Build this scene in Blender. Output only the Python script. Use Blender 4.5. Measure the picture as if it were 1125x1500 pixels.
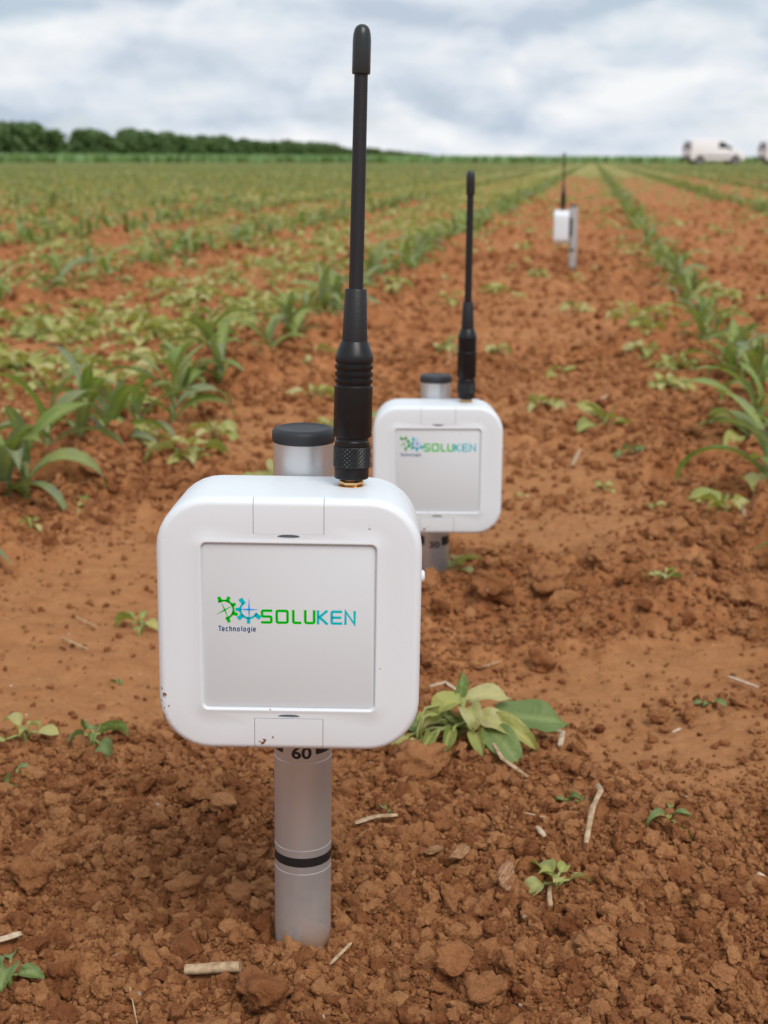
import bpy, bmesh, math, random
import numpy as np
from mathutils import Vector, Matrix, Euler

R = math.radians
random.seed(7)
rng = np.random.default_rng(11)
scene = bpy.context.scene
for o in list(bpy.data.objects):
    bpy.data.objects.remove(o)
col = scene.collection

# ------------------------------------------------------------------ camera, sky, sun, exposure
CAM_H, FPX, PITCH = 0.3713, 2100.0, R(13.805)
cam_data = bpy.data.cameras.new('camera')
cam_data.sensor_fit = 'VERTICAL'
cam_data.sensor_height = 17.3
cam_data.lens = 17.3 * FPX / 1500.0
cam_data.clip_start = 0.02
cam_data.clip_end = 9000.0
cam_data.dof.use_dof = True
cam_data.dof.focus_distance = 0.612
cam_data.dof.aperture_fstop = 9.0
cam_data.dof.aperture_blades = 0
cam = bpy.data.objects.new('camera', cam_data)
col.objects.link(cam)
cam.location = (0, 0, CAM_H)
cam.rotation_euler = (math.pi / 2 - PITCH, 0, 0)
scene.camera = cam

SUN_EL, SUN_AZ = R(51), R(155)        # azimuth from +Y (ahead) towards +X
SKY_STRENGTH = 0.06
CLOUD_GAIN = 1.0
world = bpy.data.worlds.new('World')
scene.world = world
world.use_nodes = True
wn, wl = world.node_tree.nodes, world.node_tree.links
wn.clear()


def build_world():
    def N(t, **k):
        n = wn.new(t)
        for a, v in k.items():
            setattr(n, a, v)
        return n
    out = N('ShaderNodeOutputWorld')
    sky = N('ShaderNodeTexSky', sky_type='NISHITA', sun_disc=False, sun_elevation=SUN_EL, sun_rotation=SUN_AZ,
            air_density=1.0, dust_density=0.0, ozone_density=1.0)
    bg = N('ShaderNodeBackground')
    bg.inputs['Strength'].default_value = SKY_STRENGTH
    wl.new(sky.outputs[0], bg.inputs[0])
    tc = N('ShaderNodeTexCoord')

    def mp(loc, scl):
        m = N('ShaderNodeMapping')
        m.inputs['Location'].default_value = loc
        m.inputs['Scale'].default_value = scl
        wl.new(tc.outputs['Generated'], m.inputs['Vector'])
        return m

    def noise(vec, scale, detail, rough, dist=0.0):
        n = N('ShaderNodeTexNoise')
        n.inputs['Scale'].default_value = scale
        n.inputs['Detail'].default_value = detail
        n.inputs['Roughness'].default_value = rough
        n.inputs['Distortion'].default_value = dist
        wl.new(vec.outputs[0], n.inputs['Vector'])
        return n

    def math_(op, a, b, clamp=False):
        n = N('ShaderNodeMath', operation=op, use_clamp=clamp)
        for i, v in enumerate((a, b)):
            if isinstance(v, (int, float)):
                n.inputs[i].default_value = v
            else:
                wl.new(v, n.inputs[i])
        return n.outputs[0]

    def mrange(v, a, b, c=0.0, d=1.0, smooth=True):
        n = N('ShaderNodeMapRange')
        n.interpolation_type = 'SMOOTHSTEP' if smooth else 'LINEAR'
        n.inputs['From Min'].default_value = a
        n.inputs['From Max'].default_value = b
        n.inputs['To Min'].default_value = c
        n.inputs['To Max'].default_value = d
        wl.new(v, n.inputs['Value'])
        return n.outputs[0]
    OFF = (5.15, 2.7, 1.4)
    S = (1.0, 1.0, 2.3)
    n1 = noise(mp(OFF, S), 9.0, 11.0, 0.60, 0.35)
    n2 = noise(mp((OFF[0], OFF[1], OFF[2] + 0.045), S), 9.0, 4.0, 0.50, 0.35)   # the same cloud a little higher up
    n3 = noise(mp((9.3, 4.4, 2.0), (1.0, 1.0, 9.0)), 4.2, 7.0, 0.55, 0.1)        # long flat bases
    n4 = noise(mp((1.3, 7.4, 5.0), (1.0, 1.0, 1.7)), 16.0, 9.0, 0.62, 0.6)         # puffs
    lit = math_('SUBTRACT', n1.outputs[0], n2.outputs[0])
    lit = math_('ADD', math_('MULTIPLY', lit, 2.4), 0.53)
    lit = math_('ADD', lit, math_('MULTIPLY', math_('SUBTRACT', n3.outputs[0], 0.5), 1.5))
    lit = math_('ADD', lit, math_('MULTIPLY', math_('SUBTRACT', n4.outputs[0], 0.5), 0.9))

    def puff(dz, scale, loc, sz):
        v = N('ShaderNodeTexNoise')
        v.noise_type = 'RIDGED_MULTIFRACTAL'
        v.normalize = False
        v.inputs['Scale'].default_value = scale
        v.inputs['Detail'].default_value = 5.0
        v.inputs['Roughness'].default_value = 0.5
        v.inputs['Offset'].default_value = 1.0
        v.inputs['Gain'].default_value = 1.0
        v.inputs['Distortion'].default_value = 0.3
        wl.new(mp((loc[0], loc[1], loc[2] + dz), (1.0, 1.0, sz)).outputs[0], v.inputs['Vector'])
        return v.outputs[0]
    lit = math_('ADD', lit, math_('MULTIPLY', math_('SUBTRACT', puff(0.03, 7.0, (2.2, 8.1, 3.0), 2.2), puff(0.0, 7.0, (2.2, 8.1, 3.0), 2.2)), 0.85))
    lit = math_('ADD', math_('MULTIPLY', lit, 0.62), 0.125)
    ramp = N('ShaderNodeValToRGB')
    cr = ramp.color_ramp
    cr.elements[0].position = 0.04
    cr.elements[0].color = (0.335, 0.387, 0.455, 1)
    cr.elements[1].position = 0.92
    cr.elements[1].color = (0.590, 0.600, 0.612, 1)
    e = cr.elements.new(0.38)
    e.color = (0.440, 0.482, 0.535, 1)
    e = cr.elements.new(0.60)
    e.color = (0.510, 0.534, 0.566, 1)
    wl.new(lit, ramp.inputs[0])
    cbg = N('ShaderNodeBackground')
    wl.new(ramp.outputs[0], cbg.inputs[0])
    cbg.inputs['Strength'].default_value = CLOUD_GAIN
    # cover: broken cloud, thinning a little where the noise is low
    cover = mrange(n1.outputs[0], 0.36, 0.50, 0.80, 1.0)
    mix = N('ShaderNodeMixShader')
    wl.new(cover, mix.inputs[0])
    wl.new(bg.outputs[0], mix.inputs[1])
    wl.new(cbg.outputs[0], mix.inputs[2])
    wl.new(mix.outputs[0], out.inputs['Surface'])


build_world()
sun_data = bpy.data.lights.new('sun', 'SUN')
sun_data.energy = 1.5
sun_data.angle = R(32)
sun_data.color = (1.0, 0.96, 0.90)
sun = bpy.data.objects.new('sun', sun_data)
col.objects.link(sun)
sdir = Vector((math.sin(SUN_AZ) * math.cos(SUN_EL), math.cos(SUN_AZ) * math.cos(SUN_EL), math.sin(SUN_EL)))
sun.rotation_euler = sdir.to_track_quat('Z', 'Y').to_euler()
vs = scene.view_settings
vs.view_transform = 'Standard'
vs.look = 'None'
vs.gamma = 1.0
vs.use_curve_mapping = False
vs.exposure = 0.65
scene.render.engine = 'CYCLES'


# ------------------------------------------------------------------ where a photo pixel meets a plane
def ray(px, py):
    u, v = (px - 562.5) / FPX, (py - 750.0) / FPX
    c, s = math.cos(PITCH), math.sin(PITCH)
    return Vector((u, c - v * s, -s - v * c))


def G(px, py, z=0.0):
    d = ray(px, py)
    k = (z - CAM_H) / d.z
    return d.x * k, d.y * k


def AT(px, py, Y):
    d = ray(px, py)
    k = Y / d.y
    return Vector((d.x * k, Y, CAM_H + d.z * k))


# ------------------------------------------------------------------ noise in numpy
def _h(ix, iy, seed):
    x = (ix.astype(np.int64) * 374761393 + iy.astype(np.int64) * 668265263 + seed * 1442695041) & 0xFFFFFFFF
    x = ((x ^ (x >> 13)) * 1274126177) & 0xFFFFFFFF
    x = ((x ^ (x >> 16)) * 2246822519) & 0xFFFFFFFF
    return (x ^ (x >> 15)) & 0xFFFFFFFF


def h01(ix, iy, seed):
    return _h(ix, iy, seed) / 4294967295.0


def perlin(x, y, seed=0):
    ix, iy = np.floor(x), np.floor(y)
    fx, fy = x - ix, y - iy
    u = fx * fx * fx * (fx * (fx * 6 - 15) + 10)
    v = fy * fy * fy * (fy * (fy * 6 - 15) + 10)

    def g(dx, dy):
        a = h01(ix + dx, iy + dy, seed) * 2 * math.pi
        return np.cos(a) * (fx - dx) + np.sin(a) * (fy - dy)
    a, b, c, d = g(0, 0), g(1, 0), g(0, 1), g(1, 1)
    return 1.4 * ((a * (1 - u) + b * u) * (1 - v) + (c * (1 - u) + d * u) * v)


def fbm(x, y, oct=4, seed=0, gain=0.5):
    s, a, k = 0, 1.0, 1.0
    for i in range(oct):
        s = s + a * perlin(x * k + 17.3 * i, y * k - 9.1 * i, seed + i)
        a *= gain
        k *= 2.03
    return s


def lumps(x, y, cell, seed, fill=0.8, rmin=0.3, rmax=0.72):
    """rounded lumps half buried in the surface, height in metres"""
    wx = x / cell + 0.35 * perlin(x / cell * 1.7, y / cell * 1.7, seed + 50)
    wy = y / cell + 0.35 * perlin(x / cell * 1.7 + 31, y / cell * 1.7, seed + 51)
    ix, iy = np.floor(wx), np.floor(wy)
    best = np.zeros_like(x)
    for dx in (-1, 0, 1):
        for dy in (-1, 0, 1):
            cx, cy = ix + dx, iy + dy
            px = cx + h01(cx, cy, seed)
            py = cy + h01(cx, cy, seed + 1)
            rr = rmin + (rmax - rmin) * h01(cx, cy, seed + 2) ** 1.6
            on = h01(cx, cy, seed + 3) < fill
            ex = 0.75 + 0.5 * h01(cx, cy, seed + 4)
            d2 = ((wx - px) * ex) ** 2 + ((wy - py) / ex) ** 2
            t = np.maximum(0.0, 1 - d2 / (rr * rr))
            best = np.maximum(best, np.where(on, rr * np.minimum(np.sqrt(t), 0.35 + 0.8 * t) * 0.8, 0))
    return best * cell


ROW_AZ = R(8.1)
RS, RC = math.sin(ROW_AZ), math.cos(ROW_AZ)
ROW0, ROW_SP = 0.245, 0.84          # rows run at p = ROW0 + k * ROW_SP


def row_p(x, y):
    return x * RC - y * RS


def row_q(x, y):
    return x * RS + y * RC


def row_xy(p, q):
    return p * RC + q * RS, -p * RS + q * RC


DEV1 = Vector((-0.0398, 0.633, 0.0))
DEV2 = Vector((0.0445, 1.2512, -0.067))
DEV3 = Vector((0.634, 4.89, -0.030))


def _blob(x, y, px, py, rx, ry):
    gx, gy = G(px, py)
    return np.exp(-(((x - gx) / rx) ** 2 + ((y - gy) / ry) ** 2))


def crumble(x, y):
    """0 = smooth crusted soil, 1 = loose crumbly soil"""
    p = row_p(x, y)
    near_row = np.abs((p - ROW0 + ROW_SP / 2) % ROW_SP - ROW_SP / 2)
    c = 0.52 + 0.50 * np.exp(-(near_row / 0.17) ** 2) + 0.45 * fbm(x / 0.30, y / 0.42, 4, 300, 0.6)
    c = c + 0.62 * (1 / (1 + np.exp((y - 0.80 + 0.10 * fbm(x / 0.16, y / 0.16, 3, 310) - 0.16 * np.clip(-x, -0.25, 0.2) * 0) / 0.045)))
    c = c + 0.75 * _blob(x, y, 760, 900, 0.075, 0.10) + 0.5 * _blob(x, y, 640, 960, 0.06, 0.06)
    c = c + 0.5 * _blob(x, y, 660, 850, 0.09, 0.09)
    for b in ((60, 1000, .13, .10), (150, 850, .16, .16), (150, 950, .12, .1), (1010, 960, .10, .07), (1060, 1090, .09, .055),
              (1050, 1150, .08, .04), (800, 700, .13, .18), (800, 770, .12, .12), (330, 640, .16, .2)):
        c = c - 0.85 * _blob(x, y, *b)
    return np.clip(c + 0.12 * fbm(x / 0.035, y / 0.035, 2, 330), 0.03, 1)


def height(x, y, fine=True):
    x = np.asarray(x, float)
    y = np.asarray(y, float)
    r = np.hypot(x, y)
    c = crumble(x, y)
    near = 1 / (1 + (r / 9.0) ** 4)
    p = row_p(x, y)
    ridge = np.cos((p - ROW0) / ROW_SP * 2 * math.pi)
    macro = 0.010 * fbm(x / 0.30, y / 0.30, 3, 40) + 0.006 * ridge
    # clods thrown up along the rows
    macro = macro + (0.034 + 0.024 * np.exp(-(((p - ROW0 + ROW_SP / 2) % ROW_SP - ROW_SP / 2) / 0.16) ** 2)) * c * np.maximum(0, fbm(x / 0.15, y / 0.15, 4, 60, 0.6)) * np.clip((r - 0.75) / 0.5, 0.22, 1)
    # the hollow by the photographer's feet, low mounds
    macro = macro - 0.035 * _blob(x, y, 1135, 1470, 0.035, 0.05) + 0.012 * _blob(x, y, 640, 1080, 0.06, 0.05)
    macro = macro + 0.008 * _blob(x, y, 1000, 1180, 0.09, 0.05)
    h = macro
    if fine:
        f = 0.80 * lumps(x, y, 0.060, 10, 0.36) * c * c * np.clip((r - 0.75) / 0.5, 0.15, 1.0)
        f = f + (0.50 + 0.3 * np.clip(r - 0.8, 0, 1)) * 1.35 * lumps(x, y, 0.022, 20, 0.42) * c
        fade = 1 / (1 + (r / 3.0) ** 4)
        f = f + fade * (0.85 * lumps(x, y, 0.0105, 30, 0.65) * (0.10 + 0.9 * c))
        fade2 = 1 / (1 + (r / 1.4) ** 4)
        f = f + fade2 * (0.8 * lumps(x, y, 0.0048, 35, 0.85) * (0.12 + 0.88 * c))
        f = f + fade * (1 - c) * (0.0024 * fbm(x / 0.03, y / 0.03, 4, 80, 0.6) - 0.0022 * np.exp(-(perlin(x / 0.045, y / 0.045, 88) / 0.05) ** 2) * (perlin(x / .11, y / .11, 89) > 0.05))
        h = h + f * near
        h = h + 0.05 * fbm(x / 25.0, y / 25.0, 2, 90) * np.clip((r - 14) / 40, 0, 1) * 0.4
    for d in (DEV1, DEV2, DEV3):
        w = np.exp(-((x - d.x) ** 2 + (y - d.y) ** 2) / (0.05 ** 2))
        h = h * (1 - 0.75 * w)
        dd = np.sqrt((x - d.x) ** 2 + (y - d.y) ** 2)
        h = h + 0.0028 * np.exp(-((dd - 0.021) / 0.008) ** 2) * (0.6 + 0.8 * np.abs(perlin(x / 0.02, y / 0.02, 95)))
    return h


def hz(x, y, fine=True):
    return float(height(np.array([x]), np.array([y]), fine)[0])


# ------------------------------------------------------------------ scene bookkeeping
def tag(o, label=None, cat=None, group=None, kind=None):
    if label:
        o['label'] = label
    if cat:
        o['category'] = cat
    if group:
        o['group'] = group
    if kind:
        o['kind'] = kind
    return o


def empty(name, loc, rot=(0, 0, 0)):
    o = bpy.data.objects.new(name, None)
    o.empty_display_size = 0.02
    o.location = loc
    o.rotation_euler = rot
    col.objects.link(o)
    return o


def mesh_data(name, verts, faces, mats=(), smooth=False, mi=None, sharp=None):
    me = bpy.data.meshes.new(name)
    me.from_pydata([tuple(v) for v in verts], [], [tuple(f) for f in faces])
    for m in mats:
        me.materials.append(m)
    if mi is not None:
        me.polygons.foreach_set('material_index', mi)
    if smooth:
        me.polygons.foreach_set('use_smooth', [True] * len(me.polygons))
    if sharp:
        me.set_sharp_from_angle(angle=R(sharp))
    me.update()
    return me


def link(name, me, parent=None):
    o = bpy.data.objects.new(name, me)
    col.objects.link(o)
    if parent:
        o.parent = parent
    return o


def big_mesh(name, V, F, mats, attrs=None, smooth=False, mi=None):
    """fast mesh from numpy: V (n,3), F (m,k)"""
    me = bpy.data.meshes.new(name)
    k = F.shape[1]
    me.vertices.add(len(V))
    me.vertices.foreach_set('co', np.ascontiguousarray(V, np.float32).ravel())
    me.loops.add(F.size)
    me.loops.foreach_set('vertex_index', np.ascontiguousarray(F, np.int32).ravel())
    me.polygons.add(len(F))
    me.polygons.foreach_set('loop_start', np.arange(0, F.size, k, dtype=np.int32))
    me.polygons.foreach_set('loop_total', np.full(len(F), k, np.int32))
    if smooth:
        me.polygons.foreach_set('use_smooth', np.ones(len(F), bool))
    for m in mats:
        me.materials.append(m)
    if mi is not None:
        me.polygons.foreach_set('material_index', np.ascontiguousarray(mi, np.int32))
    for a, arr in (attrs or {}).items():
        at = me.attributes.new(a, 'FLOAT', 'POINT')
        at.data.foreach_set('value', np.ascontiguousarray(arr, np.float32))
    me.update(calc_edges=True)
    me.validate()
    return me


def copy_tree(root, loc, rotz, scl):
    r = root.copy()
    col.objects.link(r)
    r.location = loc
    r.rotation_euler = rotz if isinstance(rotz, tuple) else (0, 0, rotz)
    r.scale = (scl, scl, scl)
    for ch in root.children:
        c = ch.copy()
        col.objects.link(c)
        c.parent = r
        for g in ch.children:
            d = g.copy()
            col.objects.link(d)
            d.parent = c
    return r


# ------------------------------------------------------------------ materials
def new_mat(name):
    m = bpy.data.materials.new(name)
    m.use_nodes = True
    nt = m.node_tree
    return m, nt.nodes, nt.links, nt.nodes['Principled BSDF']


def simple(name, color, rough=0.5, metal=0.0, spec=0.5, bump=0.0, bscale=200.0, vary=0.0, coat=0.0):
    m, n, l, b = new_mat(name)
    b.inputs['Base Color'].default_value = (*color, 1)
    b.inputs['Roughness'].default_value = rough
    b.inputs['Metallic'].default_value = metal
    b.inputs['Specular IOR Level'].default_value = spec
    b.inputs['Coat Weight'].default_value = coat
    if bump or vary:
        tc = n.new('ShaderNodeTexCoord')
        t = n.new('ShaderNodeTexNoise')
        t.inputs['Scale'].default_value = bscale
        t.inputs['Detail'].default_value = 5
        l.new(tc.outputs['Object'], t.inputs['Vector'])
        if bump:
            bp = n.new('ShaderNodeBump')
            bp.inputs['Strength'].default_value = bump
            bp.inputs['Distance'].default_value = 0.0006
            l.new(t.outputs[0], bp.inputs['Height'])
            l.new(bp.outputs[0], b.inputs['Normal'])
        if vary:
            mr = n.new('ShaderNodeMapRange')
            mr.inputs['From Min'].default_value = 0.3
            mr.inputs['From Max'].default_value = 0.7
            mr.inputs['To Min'].default_value = rough - vary
            mr.inputs['To Max'].default_value = rough + vary
            l.new(t.outputs[0], mr.inputs['Value'])
            l.new(mr.outputs[0], b.inputs['Roughness'])
    return m


def soil_material(name, clod):
    m, n, l, b = new_mat(name)
    geo = n.new('ShaderNodeNewGeometry')
    tc = n.new('ShaderNodeTexCoord')
    pos = geo.outputs['Position']

    def noise(vec, s, d=5, r=0.6):
        t = n.new('ShaderNodeTexNoise')
        t.inputs['Scale'].default_value = s
        t.inputs['Detail'].default_value = d
        t.inputs['Roughness'].default_value = r
        l.new(vec, t.inputs['Vector'])
        return t.outputs[0]

    def mrange(v, a, b_, c=0.0, d=1.0):
        t = n.new('ShaderNodeMapRange')
        t.inputs['From Min'].default_value = a
        t.inputs['From Max'].default_value = b_
        t.inputs['To Min'].default_value = c
        t.inputs['To Max'].default_value = d
        l.new(v, t.inputs['Value'])
        return t.outputs[0]

    def mix(f, a, c, mode='MIX'):
        t = n.new('ShaderNodeMix')
        t.data_type = 'RGBA'
        t.blend_type = mode
        for i, v in ((0, f), (6, a), (7, c)):
            if isinstance(v, (int, float)):
                t.inputs[i].default_value = v
            elif isinstance(v, tuple):
                t.inputs[i].default_value = (*v, 1)
            else:
                l.new(v, t.inputs[i])
        return t.outputs[2]
    big = noise(pos, 5.0, 4)
    mid = noise(pos, 45.0, 5)
    fin = noise(pos, 420.0, 4, 0.7)
    loose = mix(mrange(mid, 0.36, 0.66), (0.330, 0.125, 0.049), (0.590, 0.268, 0.112))
    loose = mix(mrange(big, 0.40, 0.65, 0, 0.5), loose, (0.360, 0.135, 0.050))
    if clod:
        oi = n.new('ShaderNodeObjectInfo')
        loose = mix(mrange(oi.outputs['Random'], 0.35, 1.0, 0.0, 1.0), loose, (0.600, 0.285, 0.122))
        loose = mix(mrange(oi.outputs['Random'], 0.30, 0.0, 0.0, 0.75), loose, (0.255, 0.088, 0.034))
        base = loose
    else:
        at = n.new('ShaderNodeAttribute')
        at.attribute_name = 'crust'
        crustc = mix(mrange(mid, 0.3, 0.7), (0.425, 0.186, 0.075), (0.545, 0.262, 0.112))
        base = mix(at.outputs['Fac'], loose, crustc)
    base = mix(mrange(fin, 0.25, 0.75, 0.0, 0.55), base, mix(1.0, base, (0.62, 0.58, 0.55), 'MULTIPLY'))
    # tiny pale mineral grains
    vo = n.new('ShaderNodeTexVoronoi')
    vo.inputs['Scale'].default_value = 115.0
    l.new(pos, vo.inputs['Vector'])
    sep = n.new('ShaderNodeSeparateColor')
    l.new(vo.outputs['Color'], sep.inputs[0])
    near = mrange(vo.outputs['Distance'], 0.10, 0.13, 1.0, 0.0)
    few = mrange(sep.outputs[0], 0.968, 0.970)
    mul = n.new('ShaderNodeMath')
    mul.operation = 'MULTIPLY'
    l.new(near, mul.inputs[0])
    l.new(few, mul.inputs[1])
    base = mix(mul.outputs[0], base, (0.62, 0.53, 0.46))
    l.new(base, b.inputs['Base Color'])
    b.inputs['Roughness'].default_value = 0.95
    b.inputs['Specular IOR Level'].default_value = 0.12
    hsum = n.new('ShaderNodeMath')
    hsum.operation = 'ADD'
    l.new(noise(pos, 620.0, 6, 0.7), hsum.inputs[0])
    l.new(mrange(noise(pos, 150.0, 6, 0.68), 0, 1, 0, 3.4 if clod else 2.2), hsum.inputs[1])
    bp = n.new('ShaderNodeBump')
    bp.inputs['Strength'].default_value = 1.0
    bp.inputs['Distance'].default_value = 0.0022 if clod else 0.0018
    l.new(hsum.outputs[0], bp.inputs['Height'])
    l.new(bp.outputs[0], b.inputs['Normal'])
    return m


def leaf_material(name, cols, rough=0.5, trans=0.28, back=(1.15, 1.1, 1.25)):
    """cols: colours from tint 0 to 1; the tint is a point attribute plus the object's own random number"""
    m, n, l, b = new_mat(name)
    at = n.new('ShaderNodeAttribute')
    at.attribute_name = 'tint'
    oi = n.new('ShaderNodeObjectInfo')
    add = n.new('ShaderNodeMath')
    add.operation = 'ADD'
    l.new(at.outputs['Fac'], add.inputs[0])
    l.new(oi.outputs['Random'], add.inputs[1])
    fr = n.new('ShaderNodeMath')
    fr.operation = 'FRACT'
    l.new(add.outputs[0], fr.inputs[0])
    geo = n.new('ShaderNodeNewGeometry')
    tn = n.new('ShaderNodeTexNoise')
    tn.inputs['Scale'].default_value = 55.0
    tn.inputs['Detail'].default_value = 5
    l.new(geo.outputs['Position'], tn.inputs['Vector'])
    a2 = n.new('ShaderNodeMath')
    a2.operation = 'MULTIPLY_ADD'
    l.new(tn.outputs[0], a2.inputs[0])
    a2.inputs[1].default_value = 0.7
    a2.inputs[2].default_value = -0.35
    a3 = n.new('ShaderNodeMath')
    a3.operation = 'ADD'
    a3.use_clamp = True
    l.new(fr.outputs[0], a3.inputs[0])
    l.new(a2.outputs[0], a3.inputs[1])
    ramp = n.new('ShaderNodeValToRGB')
    ramp.color_ramp.elements[0].color = (*cols[0], 1)
    ramp.color_ramp.elements[1].color = (*cols[-1], 1)
    for i, c in enumerate(cols[1:-1]):
        e = ramp.color_ramp.elements.new((i + 1) / (len(cols) - 1))
        e.color = (*c, 1)
    l.new(a3.outputs[0], ramp.inputs[0])
    # vein colour along the middle, from the uv-like attribute 'rib'
    rb = n.new('ShaderNodeAttribute')
    rb.attribute_name = 'rib'
    mv = n.new('ShaderNodeMix')
    mv.data_type = 'RGBA'
    mv.blend_type = 'MIX'
    l.new(rb.outputs['Fac'], mv.inputs[0])
    l.new(ramp.outputs[0], mv.inputs[6])
    mv.inputs[7].default_value = (min(1, cols[1][0] * 1.5 + .03), min(1, cols[1][1] * 1.35 + .03), cols[1][2] * 1.5 + .02, 1)
    l.new(mv.outputs[2], b.inputs['Base Color'])
    b.inputs['Roughness'].default_value = rough
    b.inputs['Specular IOR Level'].default_value = 0.4
    tb = n.new('ShaderNodeBsdfTranslucent')
    hs = n.new('ShaderNodeMix')
    hs.data_type = 'RGBA'
    hs.blend_type = 'MULTIPLY'
    hs.inputs[0].default_value = 1.0
    l.new(mv.outputs[2], hs.inputs[6])
    hs.inputs[7].default_value = (1.25, 1.3, 0.6, 1)
    l.new(hs.outputs[2], tb.inputs['Color'])
    ms = n.new('ShaderNodeMixShader')
    ms.inputs[0].default_value = trans
    out = n['Material Output']
    l.new(b.outputs[0], ms.inputs[1])
    l.new(tb.outputs[0], ms.inputs[2])
    l.new(ms.outputs[0], out.inputs['Surface'])
    wv = n.new('ShaderNodeTexNoise')
    wv.inputs['Scale'].default_value = 260.0
    wv.inputs['Detail'].default_value = 3
    l.new(geo.outputs['Position'], wv.inputs['Vector'])
    bp = n.new('ShaderNodeBump')
    bp.inputs['Strength'].default_value = 0.8
    bp.inputs['Distance'].default_value = 0.0018
    l.new(wv.outputs[0], bp.inputs['Height'])
    l.new(bp.outputs[0], b.inputs['Normal'])
    return m


def plastic_white(name):
    """off-white moulded plastic with splashes of dried soil low on its left side"""
    m, n, l, b = new_mat(name)
    tc = n.new('ShaderNodeTexCoord')
    t = n.new('ShaderNodeTexNoise')
    t.inputs['Scale'].default_value = 330.0
    t.inputs['Detail'].default_value = 5
    l.new(tc.outputs['Object'], t.inputs['Vector'])
    g = n.new('ShaderNodeTexNoise')
    g.inputs['Scale'].default_value = 26.0
    g.inputs['Detail'].default_value = 3
    l.new(tc.outputs['Object'], g.inputs['Vector'])
    sp = n.new('ShaderNodeSeparateXYZ')
    l.new(tc.outputs['Object'], sp.inputs[0])

    def mr(v, a, b_, c=0.0, d=1.0):
        q = n.new('ShaderNodeMapRange')
        q.inputs['From Min'].default_value = a
        q.inputs['From Max'].default_value = b_
        q.inputs['To Min'].default_value = c
        q.inputs['To Max'].default_value = d
        l.new(v, q.inputs['Value'])
        return q.outputs[0]

    def ma(op, a, c):
        q = n.new('ShaderNodeMath')
        q.operation = op
        for i, v in enumerate((a, c)):
            if isinstance(v, (int, float)):
                q.inputs[i].default_value = v
            else:
                l.new(v, q.inputs[i])
        return q.outputs[0]
    edge = ma('MAXIMUM', mr(sp.outputs[0], -0.044, -0.054), mr(sp.outputs[2], 0.139, 0.130))
    edge = ma('MULTIPLY', edge, mr(sp.outputs[2], 0.215, 0.14))
    edge = ma('MULTIPLY', edge, mr(sp.outputs[0], 0.01, -0.015))
    th = ma('MULTIPLY', edge, mr(g.outputs[0], 0.40, 0.60))
    spot = ma('GREATER_THAN', ma('ADD', ma('MULTIPLY', t.outputs[0], 1.0), ma('MULTIPLY', th, 0.29)), 0.755)
    film = ma('MULTIPLY', mr(sp.outputs[2], 0.165, 0.125), mr(g.outputs[0], 0.3, 0.7, 0.02, 0.17))
    c1 = n.new('ShaderNodeMix')
    c1.data_type = 'RGBA'
    l.new(film, c1.inputs[0])
    c1.inputs[6].default_value = (0.712, 0.750, 0.785, 1)
    c1.inputs[7].default_value = (0.42, 0.27, 0.17, 1)
    c2 = n.new('ShaderNodeMix')
    c2.data_type = 'RGBA'
    l.new(spot, c2.inputs[0])
    l.new(c1.outputs[2], c2.inputs[6])
    c2.inputs[7].default_value = (0.20, 0.09, 0.045, 1)
    l.new(c2.outputs[2], b.inputs['Base Color'])
    b.inputs['Roughness'].default_value = 0.42
    b.inputs['Specular IOR Level'].default_value = 0.42
    fn = n.new('ShaderNodeTexNoise')
    fn.inputs['Scale'].default_value = 1800.0
    l.new(tc.outputs['Object'], fn.inputs['Vector'])
    bp = n.new('ShaderNodeBump')
    bp.inputs['Strength'].default_value = 0.10
    bp.inputs['Distance'].default_value = 0.0002
    l.new(fn.outputs[0], bp.inputs['Height'])
    l.new(bp.outputs[0], b.inputs['Normal'])
    return m


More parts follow.
